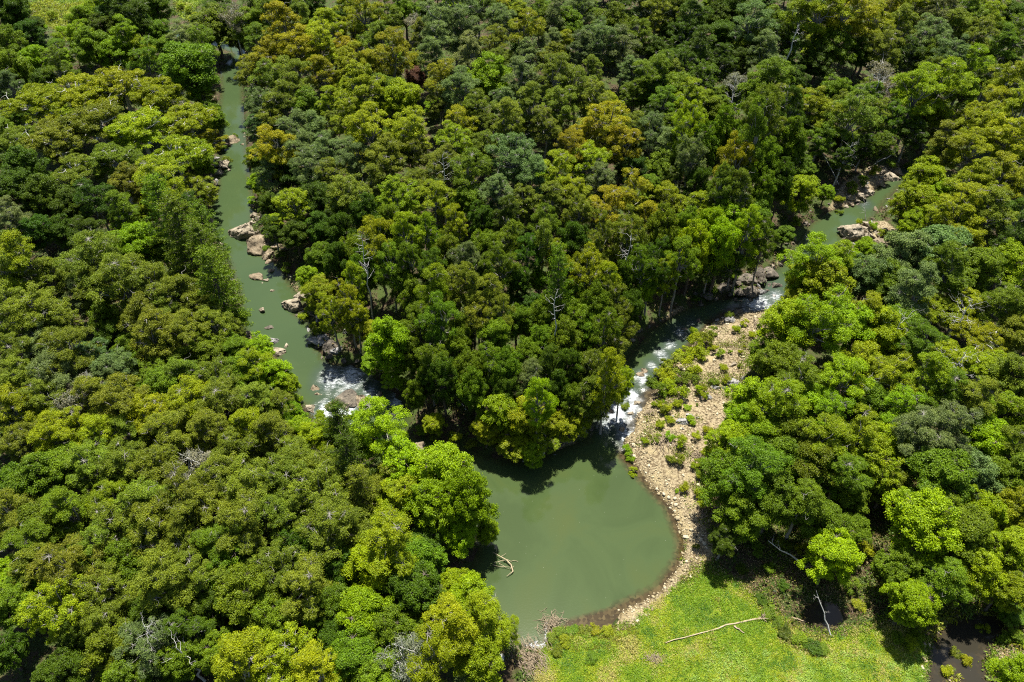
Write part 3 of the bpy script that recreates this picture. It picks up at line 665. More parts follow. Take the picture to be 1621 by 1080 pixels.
# small trees that fill the gaps between the listed crowns
def fill(n_max):
    X = np.array([p['x'] for p in PLACED]); Y = np.array([p['y'] for p in PLACED]); RR = np.array([p['R'] for p in PLACED])
    tones = [p['tone'] for p in PLACED]
    cand = np.c_[rng.uniform(-175, 175, 9000), rng.uniform(30, 262, 9000)]
    d = water_dist(cand)
    op = np.minimum.reduce([sdist(cand, GRAVEL), sdist(cand, LAWN), sdist(cand, CLEAR1), sdist(cand, CLEAR2), sdist(cand, PALEBAR), sdist(cand, PALEBAR2), sdist(cand, STONYPATCH)])
    hz = height(cand, d)
    k = 0
    for (x, y), dd, oo, h in zip(cand, d, op, hz):
        if dd < 1.8 or oo < 2.2: continue
        q = pix((x, y, h + 4))
        if not (-70 < q[0] < PW + 70 and -70 < q[1] < PH + 90): continue
        dist = np.hypot(X - x, Y - y)
        if (dist < RR * 0.66 + 1.2).any(): continue
        Rm = rng.uniform(2.2, 3.6)
        t = tones[int(np.argmin(dist))]
        t = {'G': 'y', 'k': 'm', 'r': 'd', 'Y': 'g'}.get(t, t)
        if rng.random() < 0.35: t = 'dmg'[rng.integers(3)]
        zc = h + PROTO['broad'][0]['HC'] * Rm / 4.2 * 0.8
        qx, qy = pix((x, y, zc))
        plant('broad', t, qx, qy, Rm=Rm, hfac=0.8, low=True)
        X = np.append(X, x); Y = np.append(Y, y); RR = np.append(RR, Rm); tones.append(t)
        k += 1
        if k >= n_max: break
    return k
print('listed', len(PLACED)); print('fill', fill(300))

# shrubs on the bar and the banks
SHRUBS = '''1052,595,16,y 1070,578,15,o 1085,560,14,y 1104,545,15,y 1118,536,12,o 1062,612,12,y 1045,618,12,m 1078,600,14,o 1094,580,14,y 1098,525,8,g 1082,622,10,y 1058,575,10,m 1030,600,10,m
1112,560,10,y 1128,552,8,y 1140,560,7,y 1100,600,8,o 1110,615,7,y 1130,605,7,o 1150,600,8,y 1145,582,7,y 1075,640,9,y 1050,650,8,o 1060,665,9,y 1078,700,11,y 1100,690,9,y 1095,665,8,g 1120,680,8,y 1072,728,12,o 1105,735,11,y 1118,715,9,y
1060,690,8,g 1048,672,7,y 1040,640,7,y 1130,525,8,m 1155,500,8,o 1165,520,7,y 1180,512,6,y 1190,530,6,y 1105,780,10,y 1085,770,7,y 1115,800,8,y 992,712,5,g 998,722,5,g 1004,745,4,y 1218,968,14,m 1205,950,10,d 1262,1012,16,m 1285,1022,16,d 1240,1002,14,d 1302,1030,12,m 1230,985,10,m
925,996,5,o 905,997,5,m 890,1001,5,o 940,999,4,y 960,1001,4,y 872,1012,5,o 895,1015,5,y 882,1030,6,m 935,1042,6,m 1560,995,10,y 1530,1045,8,y 1515,1030,7,o 1500,1060,8,y 1590,1010,12,m 1610,1010,14,m 1580,1055,9,y 1605,1060,8,y
450,610,10,g 470,630,9,g 505,655,10,g 540,660,12,g 575,655,10,g 690,690,10,o 720,695,12,y 665,680,10,m 745,705,10,o 990,640,8,o 975,600,8,m 1330,318,10,y 1350,298,12,m 1385,270,10,y 1365,288,10,m 1410,262,10,m 1380,358,9,g 1360,352,6,y 1395,368,8,y 1372,385,9,g
480,500,10,y 500,520,10,y 455,425,9,m 445,405,9,m 420,395,8,m 400,318,8,g 408,305,9,y 360,250,8,o 350,235,9,m 372,215,7,m 1260,350,10,g 1240,400,9,m 1190,420,9,m 1160,440,9,m 1130,460,8,m 1100,475,8,d 1440,262,8,m 1330,335,7,m 1240,860,12,o 1200,870,12,o 1270,870,10,y 1370,870,14,y 1390,900,14,o 1350,930,14,o 1400,935,12,y 1360,960,12,y
1170,900,10,d 1215,900,11,m 1240,925,10,d 80,25,9,y 100,48,10,g 112,30,9,y 90,60,10,g 60,30,9,y 70,50,10,g 300,15,7,y 285,10,7,g 310,25,6,y 560,655,9,g 1455,1000,14,m 1440,1020,12,y 1420,1010,12,m'''
for tok in SHRUBS.split():
    x, y, r_, t = tok.split(',')
    plant('shrub', t, float(x), float(y), rpx=float(r_) * (1.25 if 1020 < float(x) < 1145 and 515 < float(y) < 630 else 1.08), hfac=rng.uniform(0.8, 1.2) * (0.5 if float(y) > 940 and float(x) < 1420 else 1))
# seedlings scattered over the bar
for _ in range(700):
    b = np.array([[rng.uniform(0, 58), rng.uniform(44, 126)]])
    if sdist(b, GRAVEL)[0] > -0.2 or sdist(b, CREEK)[0] < 1.6 or vnoise(b[:, 0] + 13, b[:, 1], 4)[0] + rng.normal(0, .12) < 0.02: continue
    q = pix((b[0, 0], b[0, 1], 0.9))
    plant('shrub', 'yyogm'[rng.integers(5)], q[0], q[1], Rm=min(1.5, rng.lognormal(-0.75, .45)), hfac=rng.uniform(.6, 1.5))
    if sum(p['kind'] == 'shrub' for p in PLACED) > 285: break

# ---- one label for every plant
def near(lims, v): return sum(v > l for l in lims)
def label_plants():
    med = {}
    for p in PLACED:
        q = pix((p['x'], p['y'], p['z'])); p['u'], p['v'] = q[0] / PW, q[1] / PH
        p['size'] = 'big' if p['R'] > 4.9 else ('small' if p['R'] < 3.3 else 'mid-sized')
        if p['kind'] in ('shrub', 'under'):
            p['size'] = 'small' if p['R'] < (1.0 if p['kind'] == 'shrub' else 2.4) else 'bushy'
    groups = {}
    for p in PLACED:
        nm = NAMES[p['kind']]
        kindword = nm[1] if not (p['tone'] == 'k' and p['kind'] == 'thin') else 'half-bare tree'
        where = ('%s, %s' % (HP[near(HX, p['u'])], VP[near(VX, p['v'])]))
        head = '%s %s %s' % (p['size'], TONE[p['tone']][2], kindword)
        p['head'], p['where'] = head, where
        groups.setdefault((head, where), []).append(p)
    ORD = ['first', 'second', 'third', 'fourth', 'fifth', 'sixth', 'seventh', 'eighth', 'ninth']
    for (head, where), ps in groups.items():
        if len(ps) == 1:
            p = ps[0]; labs = [head + ' ' + region_word(p['x'], p['y']) + ', ' + where]
        else:
            ps.sort(key=lambda p: p['u'])
            n = len(ps)
            if n == 2: pre = ['left one of two', 'right one of two']
            elif n == 3: pre = ['left one of three', 'middle one of three', 'right one of three']
            else: pre = ['%s from left' % ORD[min(i, 8)] for i in range(n)]
            labs = ['%s, %s, %s' % (head, where, a) for a in pre]
        labs = [l if len(re.findall(r'[A-Za-z]+', l)) <= 16 else l.replace(' ' + region_word(p['x'], p['y']), '') for l, p in zip(labs, ps)]
        labs = [l if len(re.findall(r'[A-Za-z]+', l)) <= 16 else l.replace(' one of ', ' of ').replace('flat-topped ', '').replace('feathery ', '').replace('hard against', 'at').replace('low understorey tree', 'understorey tree') for l in labs]
        labs = [l if len(re.findall(r'[A-Za-z]+', l)) <= 16 else re.sub(r'^(big|mid-sized|bushy|small) ', '', l) for l in labs]
        for p, l in zip(ps, labs):
            nm = NAMES[p['kind']]
            tag(p['o'], l, nm[2], nm[3])
label_plants()

# ------------------------------------------------------------------ dead and bare trees
def dead_tree(name, base, top, r0, n_br, seed, label, mat=M_DEAD, br_from=0.35, spread=2.2, cat='dead tree', lift=0.35, sub=3):
    r = np.random.default_rng(seed)
    base = np.asarray(base, float); top = np.asarray(top, float)
    e = empty(name, base)
    T = Tubes()
    pts = bent((0, 0, -0.6), top - base, r, 0.05, 9)
    T.add(pts, np.linspace(r0, r0 * 0.22, 9), 7)
    link('trunk', T.mesh('trunk', mat), e)
    ax = unit(top - base)
    if n_br:
        Bt = Tubes()
        for k in range(n_br):
            t = br_from + (1 - br_from) * (k + r.random()) / n_br
            f = t * 8; i = min(int(f), 7); p = pts[i] + (pts[i + 1] - pts[i]) * (f - i)
            side = r.normal(size=3); side -= ax * (side @ ax); side = unit(side)
            L = spread * r.uniform(0.6, 1.15) * (1.15 - 0.5 * t)
            end = p + (side + ax * lift + np.array([0, 0, lift * .5])) * L
            path = bent(p, end, r, 0.22, 6)
            rr = r0 * 0.27 * (1.2 - 0.7 * t)
            Bt.add(path, np.linspace(rr, rr * .25, 6), 5)
            for _ in range(sub):
                j = r.integers(2, 6)
                q = path[j] + unit(unit(path[-1] - path[0]) + r.normal(0, .75, 3)) * L * r.uniform(.3, .6)
                p2 = bent(path[j], q, r, 0.25, 5)
                Bt.add(p2, np.linspace(rr * .45, rr * .12, 5), 4)
                for _ in range(2):
                    j2 = r.integers(2, 5)
                    Bt.add(bent(p2[j2], p2[j2] + unit(unit(p2[-1] - p2[0]) + r.normal(0, .8, 3)) * L * r.uniform(.15, .3), r, .2, 4), np.linspace(rr * .22, rr * .08, 4), 4)
        link('branches', Bt.mesh('branches', mat), e)
    tag(e, label, cat)
    return e
def at(px, py, z): return ground_pt(px, py, z)
def snag(px, py, hgt, name, label, seed, lean=(0, 0), r0=0.2, n=10, spread=2.2, zoff=0.0, **kw):
    """a bare tree whose tip shows at px, py"""
    zt = 12.0
    for _ in range(6):
        c = at(px, py, zt); g = max(float(height(c[None, :2])[0]), 0); zt = g + hgt
    return dead_tree(name, (c[0] + lean[0], c[1] + lean[1], g), c, r0, n, seed, label, spread=spread, **kw)
snag(572, 372, 21, 'dead_tree', 'tall bleached dead tree with bare crooked top above the left rapids', 1, (-.4, 0), 0.19, 14, 2.0, br_from=0.55)
snag(226, 990, 12, 'dead_tree', 'bleached twiggy dead tree near the bottom left corner of the forest', 2, (.3, 0), 0.15, 18, 2.2, sub=5)
snag(278, 1025, 10, 'dead_tree', 'dead tree with thick twisting white limbs near the bottom edge', 3, (.6, .2), 0.2, 5, 3.0, br_from=0.6, sub=2)
snag(1165, 125, 17, 'dead_tree', 'grey twiggy dead tree high in the dark slope forest', 4, (0, 0), 0.18, 18, 2.4, sub=4)
snag(1395, 118, 17, 'dead_tree', 'broad grey leafless tree above the upper right creek', 5, (.5, 0), 0.2, 22, 3.2, sub=5)
snag(1265, 38, 19, 'dead_tree', 'tall pale bare trunk at the top of the slope forest', 6, (-1.5, 0), 0.32, 5, 2.0, br_from=.75)
snag(1000, 372, 19, 'dead_tree', 'dead tree with long pale arching limbs above the middle slope', 7, (0, 0), 0.2, 12, 3.0, br_from=.6)
snag(1250, 135, 16, 'dead_tree', 'white forked snag left of the upper right creek', 8, (0, 0), 0.18, 6, 2.2, br_from=.6)
snag(1350, 225, 12, 'dead_tree', 'pale crooked snag leaning over the upper right creek bank', 9, (-1.2, 0), 0.22, 10, 2.6, br_from=.5)
snag(1430, 500, 14, 'dead_tree', 'white-limbed dead tree, leftmost of the group in the right bank canopy', 10, (.5, 0), 0.2, 7, 3.6, br_from=.6, sub=2)
snag(1540, 475, 14, 'dead_tree', 'white-limbed dead tree, uppermost of the group in the right bank canopy', 11, (0, 0), 0.2, 12, 3.6, br_from=.6)
snag(1530, 555, 14, 'dead_tree', 'white-limbed dead tree, lowest of the group in the right bank canopy', 12, (0, 0), 0.2, 8, 3.6, br_from=.6)
snag(1385, 600, 12, 'dead_tree', 'small bare white tree in the middle of the right bank forest', 13, (0, 0), 0.13, 12, 2.0)
snag(1475, 395, 13, 'dead_tree', 'pale bare limbs rising through the grey-green right bank canopy', 14, (0, 0), 0.15, 10, 2.8, br_from=.6)
snag(880, 465, 20, 'dead_tree', 'dead-topped straight pole tree on the lower slope between the creeks', 15, (-.2, 0), 0.2, 8, 1.8, br_from=.75)
snag(490, 230, 15, 'dead_tree', 'small pale snag in the canopy right of the left creek', 16, (0, 0), 0.14, 8, 2.0, br_from=.6)
snag(700, 245, 18, 'dead_tree', 'forked pale snag among yellow-green gums between the creeks', 17, (0, 0), 0.18, 10, 2.6, br_from=.6)
snag(210, 190, 15, 'dead_tree', 'pale bare limbs above the flat-topped gums left of the creek', 18, (.8, 0), 0.2, 12, 3.2, br_from=.6)
snag(270, 268, 13, 'dead_tree', 'long white leaning limbs near the left creek bank', 19, (-.5, 0), 0.18, 9, 3.4, br_from=.5)
def lean_pole(px0, py0, z0, px1, py1, z1, r0, label, seed, n=0, mat=M_DEAD, cat='dead tree', name='leaning_trunk', **kw):
    a, b = at(px0, py0, z0), at(px1, py1, z1)
    return dead_tree(name, a, b, r0, n, seed, label, mat=mat, cat=cat, **kw)
lean_pole(1276, 893, 2, 1216, 856, 7, 0.16, 'pale bare trunk leaning left beside the vivid lime tree', 31, 3, br_from=.6, spread=1.2)
lean_pole(1317, 1003, 1.0, 1292, 935, 6, 0.12, 'thin grey bare trunk leaning over the small dark pond', 32, 3, br_from=.5, spread=.8)
lean_pole(1566, 824, 2, 1616, 776, 10, 0.2, 'thick grey bare trunk leaning to the right edge of the forest', 33, 3, br_from=.7, spread=1.4)
lean_pole(1330, 292, 2, 1290, 212, 10, 0.14, 'long bare stem leaning left above the upper creek rocks', 34, 4, br_from=.5, spread=1.6)
lean_pole(1384, 258, 2, 1440, 226, 6, 0.13, 'grey fallen limb propped over the shaded upper creek', 35, 6, br_from=.3, spread=1.6)
lean_pole(1372, 345, .6, 1368, 318, 4, 0.08, 'thin pale sapling skeleton standing on the upper right rock bar', 36, 7, br_from=.3, spread=1.0)
lean_pole(745, 652, 2, 718, 625, 3.2, 0.15, 'grey fallen log on the red earth of the wedge bank', 37, 3, br_from=.4, spread=1.0, cat='fallen log', name='fallen_log')
lean_pole(1378, 385, 1.2, 1396, 372, 1.3, 0.16, 'short brown log lying on the pale upper rock bar', 38, 0, mat=M_DRIFT, cat='fallen log', name='fallen_log')

# ------------------------------------------------------------------ rocks
def rock_mesh(seed, mat, flat=0.6, sub=4):
    r = np.random.default_rng(seed)
    import bmesh
    bm = bmesh.new(); bmesh.ops.create_icosphere(bm, subdivisions=sub, radius=1.0)
    V = np.array([v.co[:] for v in bm.verts]); Fc = np.array([[v.index for v in f.verts] for f in bm.faces]); bm.free()
    # chip planes off the ball, then roughen it
    for _ in range(18):
        n = unit(r.normal(size=3)); h = r.uniform(0.38, 0.8)
        dd = V @ n - h
        V = V - np.outer(np.maximum(dd, 0) * 0.98, n)
    V *= (1 + 0.10 * np.sin(V @ r.normal(0, 3, (3, 3)) + r.uniform(0, 6, 3)).sum(1, keepdims=True) / 2)
    V += r.normal(0, 0.03, V.shape)
    V *= np.array([1, r.uniform(0.65, 0.9), flat])
    return mesh_from('rock', V, Fc, mat)
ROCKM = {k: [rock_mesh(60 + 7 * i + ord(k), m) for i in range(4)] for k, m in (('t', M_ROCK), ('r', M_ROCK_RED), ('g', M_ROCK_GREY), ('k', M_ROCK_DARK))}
ROCKS = '''386,368,26,t,long pale rock slab jutting into the left creek
398,352,10,t,pale rock above the long slab on the left creek
414,388,21,r,rusty orange rock shelf below the long slab
424,402,12,r,second rusty rock at the foot of the orange shelf
404,438,10,r,low wet rock awash in the middle of the left creek
429,426,7,t,small tan rock close to the bank beside the awash rock
421,441,6,t,flat tan stone just downstream of the awash rock
430,458,4,t,tiny round stone alone in mid creek
467,484,20,t,large rounded tan boulder at the bend of the left creek
478,470,12,t,tan boulder tucked behind the large rounded one
508,540,18,g,pale lichened boulder below the bend of the left creek
525,552,14,k,dark rock beside the pale lichened boulder
350,260,13,t,pale rounded rock on the left bank near the upper creek
346,272,9,t,smaller tan rock under the pale rounded one
368,220,12,r,rusty rock point reaching into the upper left creek
356,228,10,r,dark rusty rock behind the point in the upper creek
399,322,7,t,tan rock at the right edge of the upper left creek
402,340,8,t,second tan rock at the right edge of the upper creek
392,533,13,r,pinkish flat rock on the left bank beside the lime shrubs
438,556,13,t,smooth pinkish rock where the lime trees meet the creek
430,538,10,g,grey rock poking out of the lime shrubs
425,517,6,k,dark low rock just off the left bank
441,630,8,g,grey rock face among trees by the left rapids
498,613,9,r,brown rock splitting the left rapids
490,645,10,t,pinkish boulder at the near edge of the left rapids
525,640,9,r,brown boulder in the white chute of the left rapids
552,628,17,k,brown layered boulder in the middle of the left rapids
572,634,15,r,brown layered slab right of the rapids chute
548,640,12,t,tan slab just below the layered boulder
665,704,10,r,reddish rock at the wedge bank above the pool
700,708,6,r,small reddish rock right of the wedge bank rock
1410,280,14,t,big pale rock slab beside the upper right creek
1422,272,10,t,pale rock upstream of the big slab
1394,290,10,t,pale rock downstream of the big slab
1398,274,9,t,weathered rock on the bank behind the big slab
1375,305,9,t,rounded pale rock at the upper creek bend
1362,312,10,t,flat pale rock left of the rounded one
1345,315,10,t,cracked pale rock at the foot of the upper bank
1335,304,9,t,tan rock in the shade of the upper bank
1352,302,8,t,tan rock between the upper bank rocks
1352,374,24,t,wide pale rock sheet below the upper right pool
1372,380,15,t,cream rock right of the wide pale sheet
1392,390,13,r,pinkish rock at the end of the pale bar
1366,366,10,t,cream rock ledge above the wide pale sheet
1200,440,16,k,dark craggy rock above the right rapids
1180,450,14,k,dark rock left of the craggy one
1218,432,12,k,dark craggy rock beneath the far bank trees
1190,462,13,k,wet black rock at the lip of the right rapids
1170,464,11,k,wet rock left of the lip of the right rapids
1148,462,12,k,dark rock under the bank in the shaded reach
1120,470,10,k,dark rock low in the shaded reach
1206,460,10,g,grey rock face just above the white water
1166,495,9,k,dark boulder at the top of the gravel bar
1155,509,10,g,grey boulder at the top of the gravel bar
1158,612,11,g,grey boulder at the forest side of the gravel bar
1132,618,7,g,small grey boulder in the middle of the bar
1080,672,10,g,broad grey rock in the middle of the lower bar
1120,634,7,g,grey rock beside low yellow shrubs on the bar
1160,582,6,t,cream boulder on the upper gravel bar
1020,585,7,r,brown rock at the edge of the narrow rapids
1014,592,6,r,second brown rock at the edge of the narrow rapids
1058,578,6,k,dark rock in the upper narrow rapids
985,676,5,r,brown rock breaking the lower white rapids
968,648,5,k,dark rock in the lower white rapids
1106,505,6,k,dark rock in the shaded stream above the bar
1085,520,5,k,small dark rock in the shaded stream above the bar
1000,652,6,t,tan boulder at the right edge of the lower rapids
1010,636,6,t,tan boulder above the one at the lower rapids'''
FRAGS = []
for i, line in enumerate(ROCKS.splitlines()):
    x, y, r_, k, lab = line.split(',', 4)
    c = ground_pt(float(x), float(y), 0.5); dep = c[1] * CP + (CAM_H - .5) * SP
    s = float(r_) * dep / F * 1.25
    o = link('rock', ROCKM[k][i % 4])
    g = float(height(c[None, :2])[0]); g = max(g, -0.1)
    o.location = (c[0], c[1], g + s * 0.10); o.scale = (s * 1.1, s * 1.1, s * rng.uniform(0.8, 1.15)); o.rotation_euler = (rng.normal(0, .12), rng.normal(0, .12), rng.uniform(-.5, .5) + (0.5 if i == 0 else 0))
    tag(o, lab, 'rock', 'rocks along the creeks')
    for q in range(int(rng.integers(3, 6)) if float(r_) >= 9 else 1):
        a = rng.uniform(0, 6.28); f = s * rng.uniform(0.9, 1.7)
        b = np.array([c[0] + math.cos(a) * f * 1.3, c[1] + math.sin(a) * f * 0.9])
        gb = float(height(b[None])[0])
        if gb < -0.45 and rng.random() < .8: continue
        s2 = s * rng.uniform(0.22, 0.55)
        o2 = link('rock_fragment', ROCKM[k][int(rng.integers(4))], None, (b[0], b[1], max(gb, -0.12) + s2 * .12))
        o2.scale = (s2 * 1.2, s2, s2 * rng.uniform(.7, 1.3)); o2.rotation_euler = (rng.normal(0, .3), rng.normal(0, .3), rng.uniform(0, 6.28))
        FRAGS.append(o2)
for n_ in range(6000):
    b = np.array([rng.uniform(-75, 100), rng.uniform(68, 190)])
    d_ = float(sdist(b[None], CREEK)[0])
    if not (-0.3 < d_ < 2.2) or float(sdist(b[None], GRAVEL)[0]) < 1.5 or len(FRAGS) > 290: continue
    if b[0] < 0 and b[1] < 90: continue
    s2 = rng.uniform(0.25, 0.95)
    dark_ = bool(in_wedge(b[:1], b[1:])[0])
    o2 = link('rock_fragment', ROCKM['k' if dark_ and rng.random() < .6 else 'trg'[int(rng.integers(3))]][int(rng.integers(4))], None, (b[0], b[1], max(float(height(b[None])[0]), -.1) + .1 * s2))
    o2.scale = (s2 * 1.2, s2, s2 * rng.uniform(.7, 1.3)); o2.rotation_euler = (rng.normal(0, .3), rng.normal(0, .3), rng.uniform(0, 6.28))
    FRAGS.append(o2)
for o2 in FRAGS: tag(o2, 'broken angular rock lying at the waterline of a creek bank', 'rock', 'broken rocks along the waterlines')

# cobbles of the bar: the largest ones are stones of their own, the rest is one mass
def cobble_verts(r, sub=1):
    import bmesh
    bm = bmesh.new(); bmesh.ops.create_icosphere(bm, subdivisions=sub, radius=1.0)
    V = np.array([v.co[:] for v in bm.verts]); Fc = np.array([[v.index for v in f.verts] for f in bm.faces]); bm.free()
    return V * (1 + r.normal(0, 0.13, (len(V), 1))) * np.array([1, r.uniform(.65, .95), r.uniform(.45, .7)]), Fc
cv = [cobble_verts(np.random.default_rng(300 + i), 2) for i in range(6)]
cs = [cobble_verts(np.random.default_rng(400 + i), 1) for i in range(8)]
cand = np.c_[rng.uniform(-2, 60, 90000), rng.uniform(38, 128, 90000)]
gd = np.minimum(sdist(cand, GRAVEL), np.minimum(sdist(cand, STONYPATCH), np.abs(sdist(cand, BROOK) - 0.2) - 0.5)); wd_ = sdist(cand, CREEK)
dens = np.where(gd < 0.3, np.where(wd_ < 3.4, 1.0, 0.38), 0) * np.where(wd_ < -1.4, 0, 1) * np.where(wd_ < -0.3, .35, 1)
dens *= np.where((wd_ > 3) & (vnoise(cand[:, 0], cand[:, 1], 6) < -0.08), 0.15, 1)
keep = rng.random(len(cand)) < dens
cand = cand[keep][:15000]
hz = height(cand)
size = np.clip(rng.lognormal(-2.4, 0.52, len(cand)), 0.05, 0.46)
order = np.argsort(-size)
stone_me = []
for i, (V, Fc) in enumerate(cv):
    stone_me.append([mesh_from('stone', V, Fc, M_COBBLE, True, {'tint': np.full(len(Fc), t)}) for t in (0.25, 0.55, 0.9)])
for k in order[:260]:
    o = link('stone', stone_me[rng.integers(6)][rng.integers(3)])
    s = size[k]
    o.location = (cand[k, 0], cand[k, 1], hz[k] + s * 0.2); o.scale = (s, s, s); o.rotation_euler = (rng.normal(0, .2), rng.normal(0, .2), rng.uniform(0, 6.28))
    tag(o, 'rounded tan cobble on the gravel bar beside the pool', 'stone', 'cobbles of the gravel bar')
Vs, Fs, Ts = [], [], []; off = 0
for k in order[260:]:
    V, Fc = cs[rng.integers(8)]
    a = rng.uniform(0, 6.28); ca, sa = math.cos(a), math.sin(a); s = size[k]
    V2 = (V * s) @ np.array([[ca, sa, 0], [-sa, ca, 0], [0, 0, 1]]) + np.array([cand[k, 0], cand[k, 1], hz[k] + s * .15])
    Vs.append(V2); Fs.append(Fc + off); Ts.append(np.full(len(Fc), np.clip(rng.normal(.5, .25), 0, 1))); off += len(V2)
o = link('gravel', mesh_from('gravel', np.concatenate(Vs), np.concatenate(Fs), M_COBBLE, True, {'tint': np.concatenate(Ts)}))
tag(o, 'loose tan gravel and cobbles covering the bar beside the pool', 'gravel', kind='stuff')

# ------------------------------------------------------------------ grass and undergrowth
def tuft_mesh(name, pts, per, L, W, cols, mat, lean=0.5, jit=0.25, seed=1, rise=0.5):
    r = np.random.default_rng(seed)
    n = len(pts)
    idx = np.repeat(np.arange(n), per)
    C = pts[idx] + np.c_[r.normal(0, jit, (len(idx), 2)), np.abs(r.normal(0, rise, len(idx)))]
    Nn = unit(r.normal(0, lean, (len(idx), 3)) + np.array([0, 0, 1.0]))
    V, Fq = leaf_quads(C, Nn, L * r.uniform(.6, 1.3, len(idx)), W * r.uniform(.6, 1.3, len(idx)), r)
    c = cols[idx] * (1 + r.normal(0, .12, (len(idx), 1)))
    tint = np.clip(.5 + r.normal(0, .17, len(idx)), 0, 1)
    return mesh_from(name, V, Fq, mat, False, {'tint': tint, 'leafcol': np.clip(c, 0.003, 1)})
def scatter(n, x0, x1, y0, y1): return np.c_[rng.uniform(x0, x1, n), rng.uniform(y0, y1, n)]
# lawn
g = scatter(34000, -2, 62, 26, 62)
g = g[(sdist(g, LAWN) < 0.4) & (water_dist(g) > 0.2)]
v1 = vnoise(g[:, 0], g[:, 1], 4.0); v2 = vnoise(g[:, 0] + 50, g[:, 1], 1.6)
qx = np.array([pix((a, b, .8)) for a, b in g])
near_edge = np.clip((1010 - qx[:, 1]) / 60, -1, 1)
v1 = v1 + rng.normal(0, .12, len(v1)); v2 = v2 + rng.normal(0, .14, len(v2))
cols = np.where((v1 + v2 * .7)[:, None] > 0.25, np.array([[0.36, 0.32, 0.10]]), np.where(v1[:, None] > 0.0, np.array([[0.26, 0.31, 0.012]]), np.array([[0.15, 0.25, 0.010]])))
cols = np.where(((qx[:, 1] > 1035) & (v2 + rng.normal(0, .2, len(v2)) > 0.22) & (qx[:, 0] > 1080))[:, None], np.array([[0.25, 0.37, 0.07]]), cols)
cols = np.where(((qx[:, 0] < 1010) & (qx[:, 1] < 1030) & (v2 < .1))[:, None], np.array([[0.14, 0.145, 0.012]]), cols)
cols = np.where((v2[:, None] < -0.28), np.array([[0.08, 0.17, 0.012]]), cols)
g3 = np.c_[g, height(g) + 0.02]
o = link('grass', tuft_mesh('grass', g3, 15, 0.26, 0.06, cols, M_GROUNDLEAF, 0.6, 0.22, 5, np.repeat(0.06 + 0.5 * np.clip(v2, 0, 1) ** 1.3, 15)))
tag(o, 'bright green and straw coloured grass on the bank below the pool', 'grass', kind='stuff')
# grassy clearings and brook side
g = np.concatenate([scatter(26000, -190, -80, 200, 300), scatter(6000, 20, 75, 26, 60)])
dcl = np.minimum.reduce([sdist(g, CLEAR1), sdist(g, CLEAR2)])
bro = (sdist(g, BROOK) < 7) & (sdist(g, LAWN) > 0)
g = g[((dcl < 0.5) | bro) & (water_dist(g) > 0.15) & (sdist(g, STONYPATCH) > -.5)]
v1 = vnoise(g[:, 0], g[:, 1], 7)
cols = np.where(v1[:, None] > 0.0, np.array([[0.21, 0.23, 0.014]]), np.array([[0.13, 0.20, 0.012]]))
o = link('clearing_grass', tuft_mesh('clearing_grass', np.c_[g, height(g)], 8, 0.6, 0.2, cols, M_GROUNDLEAF, 0.6, 0.35, 6, 0.3))
tag(o, 'rank yellow-green grass of the clearings and the brook bank', 'grass', kind='stuff')
# forest undergrowth
g = scatter(60000, -180, 180, 28, 268)
dw = water_dist(g)
op = np.minimum.reduce([sdist(g, GRAVEL), sdist(g, LAWN), sdist(g, PALEBAR), sdist(g, PALEBAR2), sdist(g, STONYPATCH)])
v1 = vnoise(g[:, 0], g[:, 1], 6)
g_ok = (dw > 0.7) & (op > 0.2) & (v1 + rng.normal(0, .15, len(g)) > -0.12)
g = g[g_ok][:32000]
pc = np.array([[0.035, 0.062, 0.008], [0.055, 0.095, 0.010], [0.085, 0.10, 0.014], [0.10, 0.075, 0.035], [0.07, 0.12, 0.01]])
cols = pc[rng.integers(0, 5, len(g))]
o = link('undergrowth', tuft_mesh('undergrowth', np.c_[g, height(g)], 9, 0.46, 0.26, cols, M_GROUNDLEAF, 0.8, 0.5, 7, 0.8))
tag(o, 'low tangled undergrowth on the shaded forest floor', 'undergrowth', kind='stuff')
# ferns, litter and seedlings of the open forest edge beside the lawn and the brook
g = scatter(26000, 14, 78, 28, 74)
qx = np.array([pix((a, b, .5)) for a, b in g])
v1 = vnoise(g[:, 0], g[:, 1], 3.5) + rng.normal(0, .12, len(g))
g_ok = (sdist(g, LAWN) > -0.6) & (sdist(g, GRAVEL) > -0.5) & (water_dist(g) > 0.1) & (qx[:, 0] > 1080) & (v1 > -0.28)
g = g[g_ok]; v1 = v1[g_ok]
pc = np.array([[0.10, 0.17, 0.008], [0.16, 0.22, 0.010], [0.24, 0.20, 0.09], [0.19, 0.125, 0.065], [0.07, 0.12, 0.01]])
cols = pc[np.where(v1 > 0.05, rng.integers(0, 3, len(g)), rng.integers(2, 5, len(g)))]
o = link('fern_cover', tuft_mesh('fern_cover', np.c_[g, height(g)], 8, 0.32, 0.11, cols, M_GROUNDLEAF, 0.8, 0.3, 9, 0.2))
tag(o, 'ferns, dry litter and seedlings along the forest edge by the lawn', 'undergrowth', kind='stuff')
# weeds on the bar
g = scatter(34000, -2, 60, 40, 128)
v1 = vnoise(g[:, 0] + 13, g[:, 1], 4) + vnoise(g[:, 0], g[:, 1] + 7, 1.5) * .7
g = g[(sdist(g, GRAVEL) < 0.5) & (sdist(g, CREEK) > 1.6) & (v1 + rng.normal(0, .12, len(g)) > 0.16)]
cols = np.where(rng.random((len(g), 1)) < .3, np.array([[0.20, 0.16, 0.06]]), np.array([[0.14, 0.18, 0.012]]))
o = link('bar_weeds', tuft_mesh('bar_weeds', np.c_[g, height(g)], 10, 0.34, 0.11, cols, M_GROUNDLEAF, 0.9, 0.38, 8, 0.26))
tag(o, 'straggling yellow weeds growing through the gravel bar', 'weeds', kind='stuff')

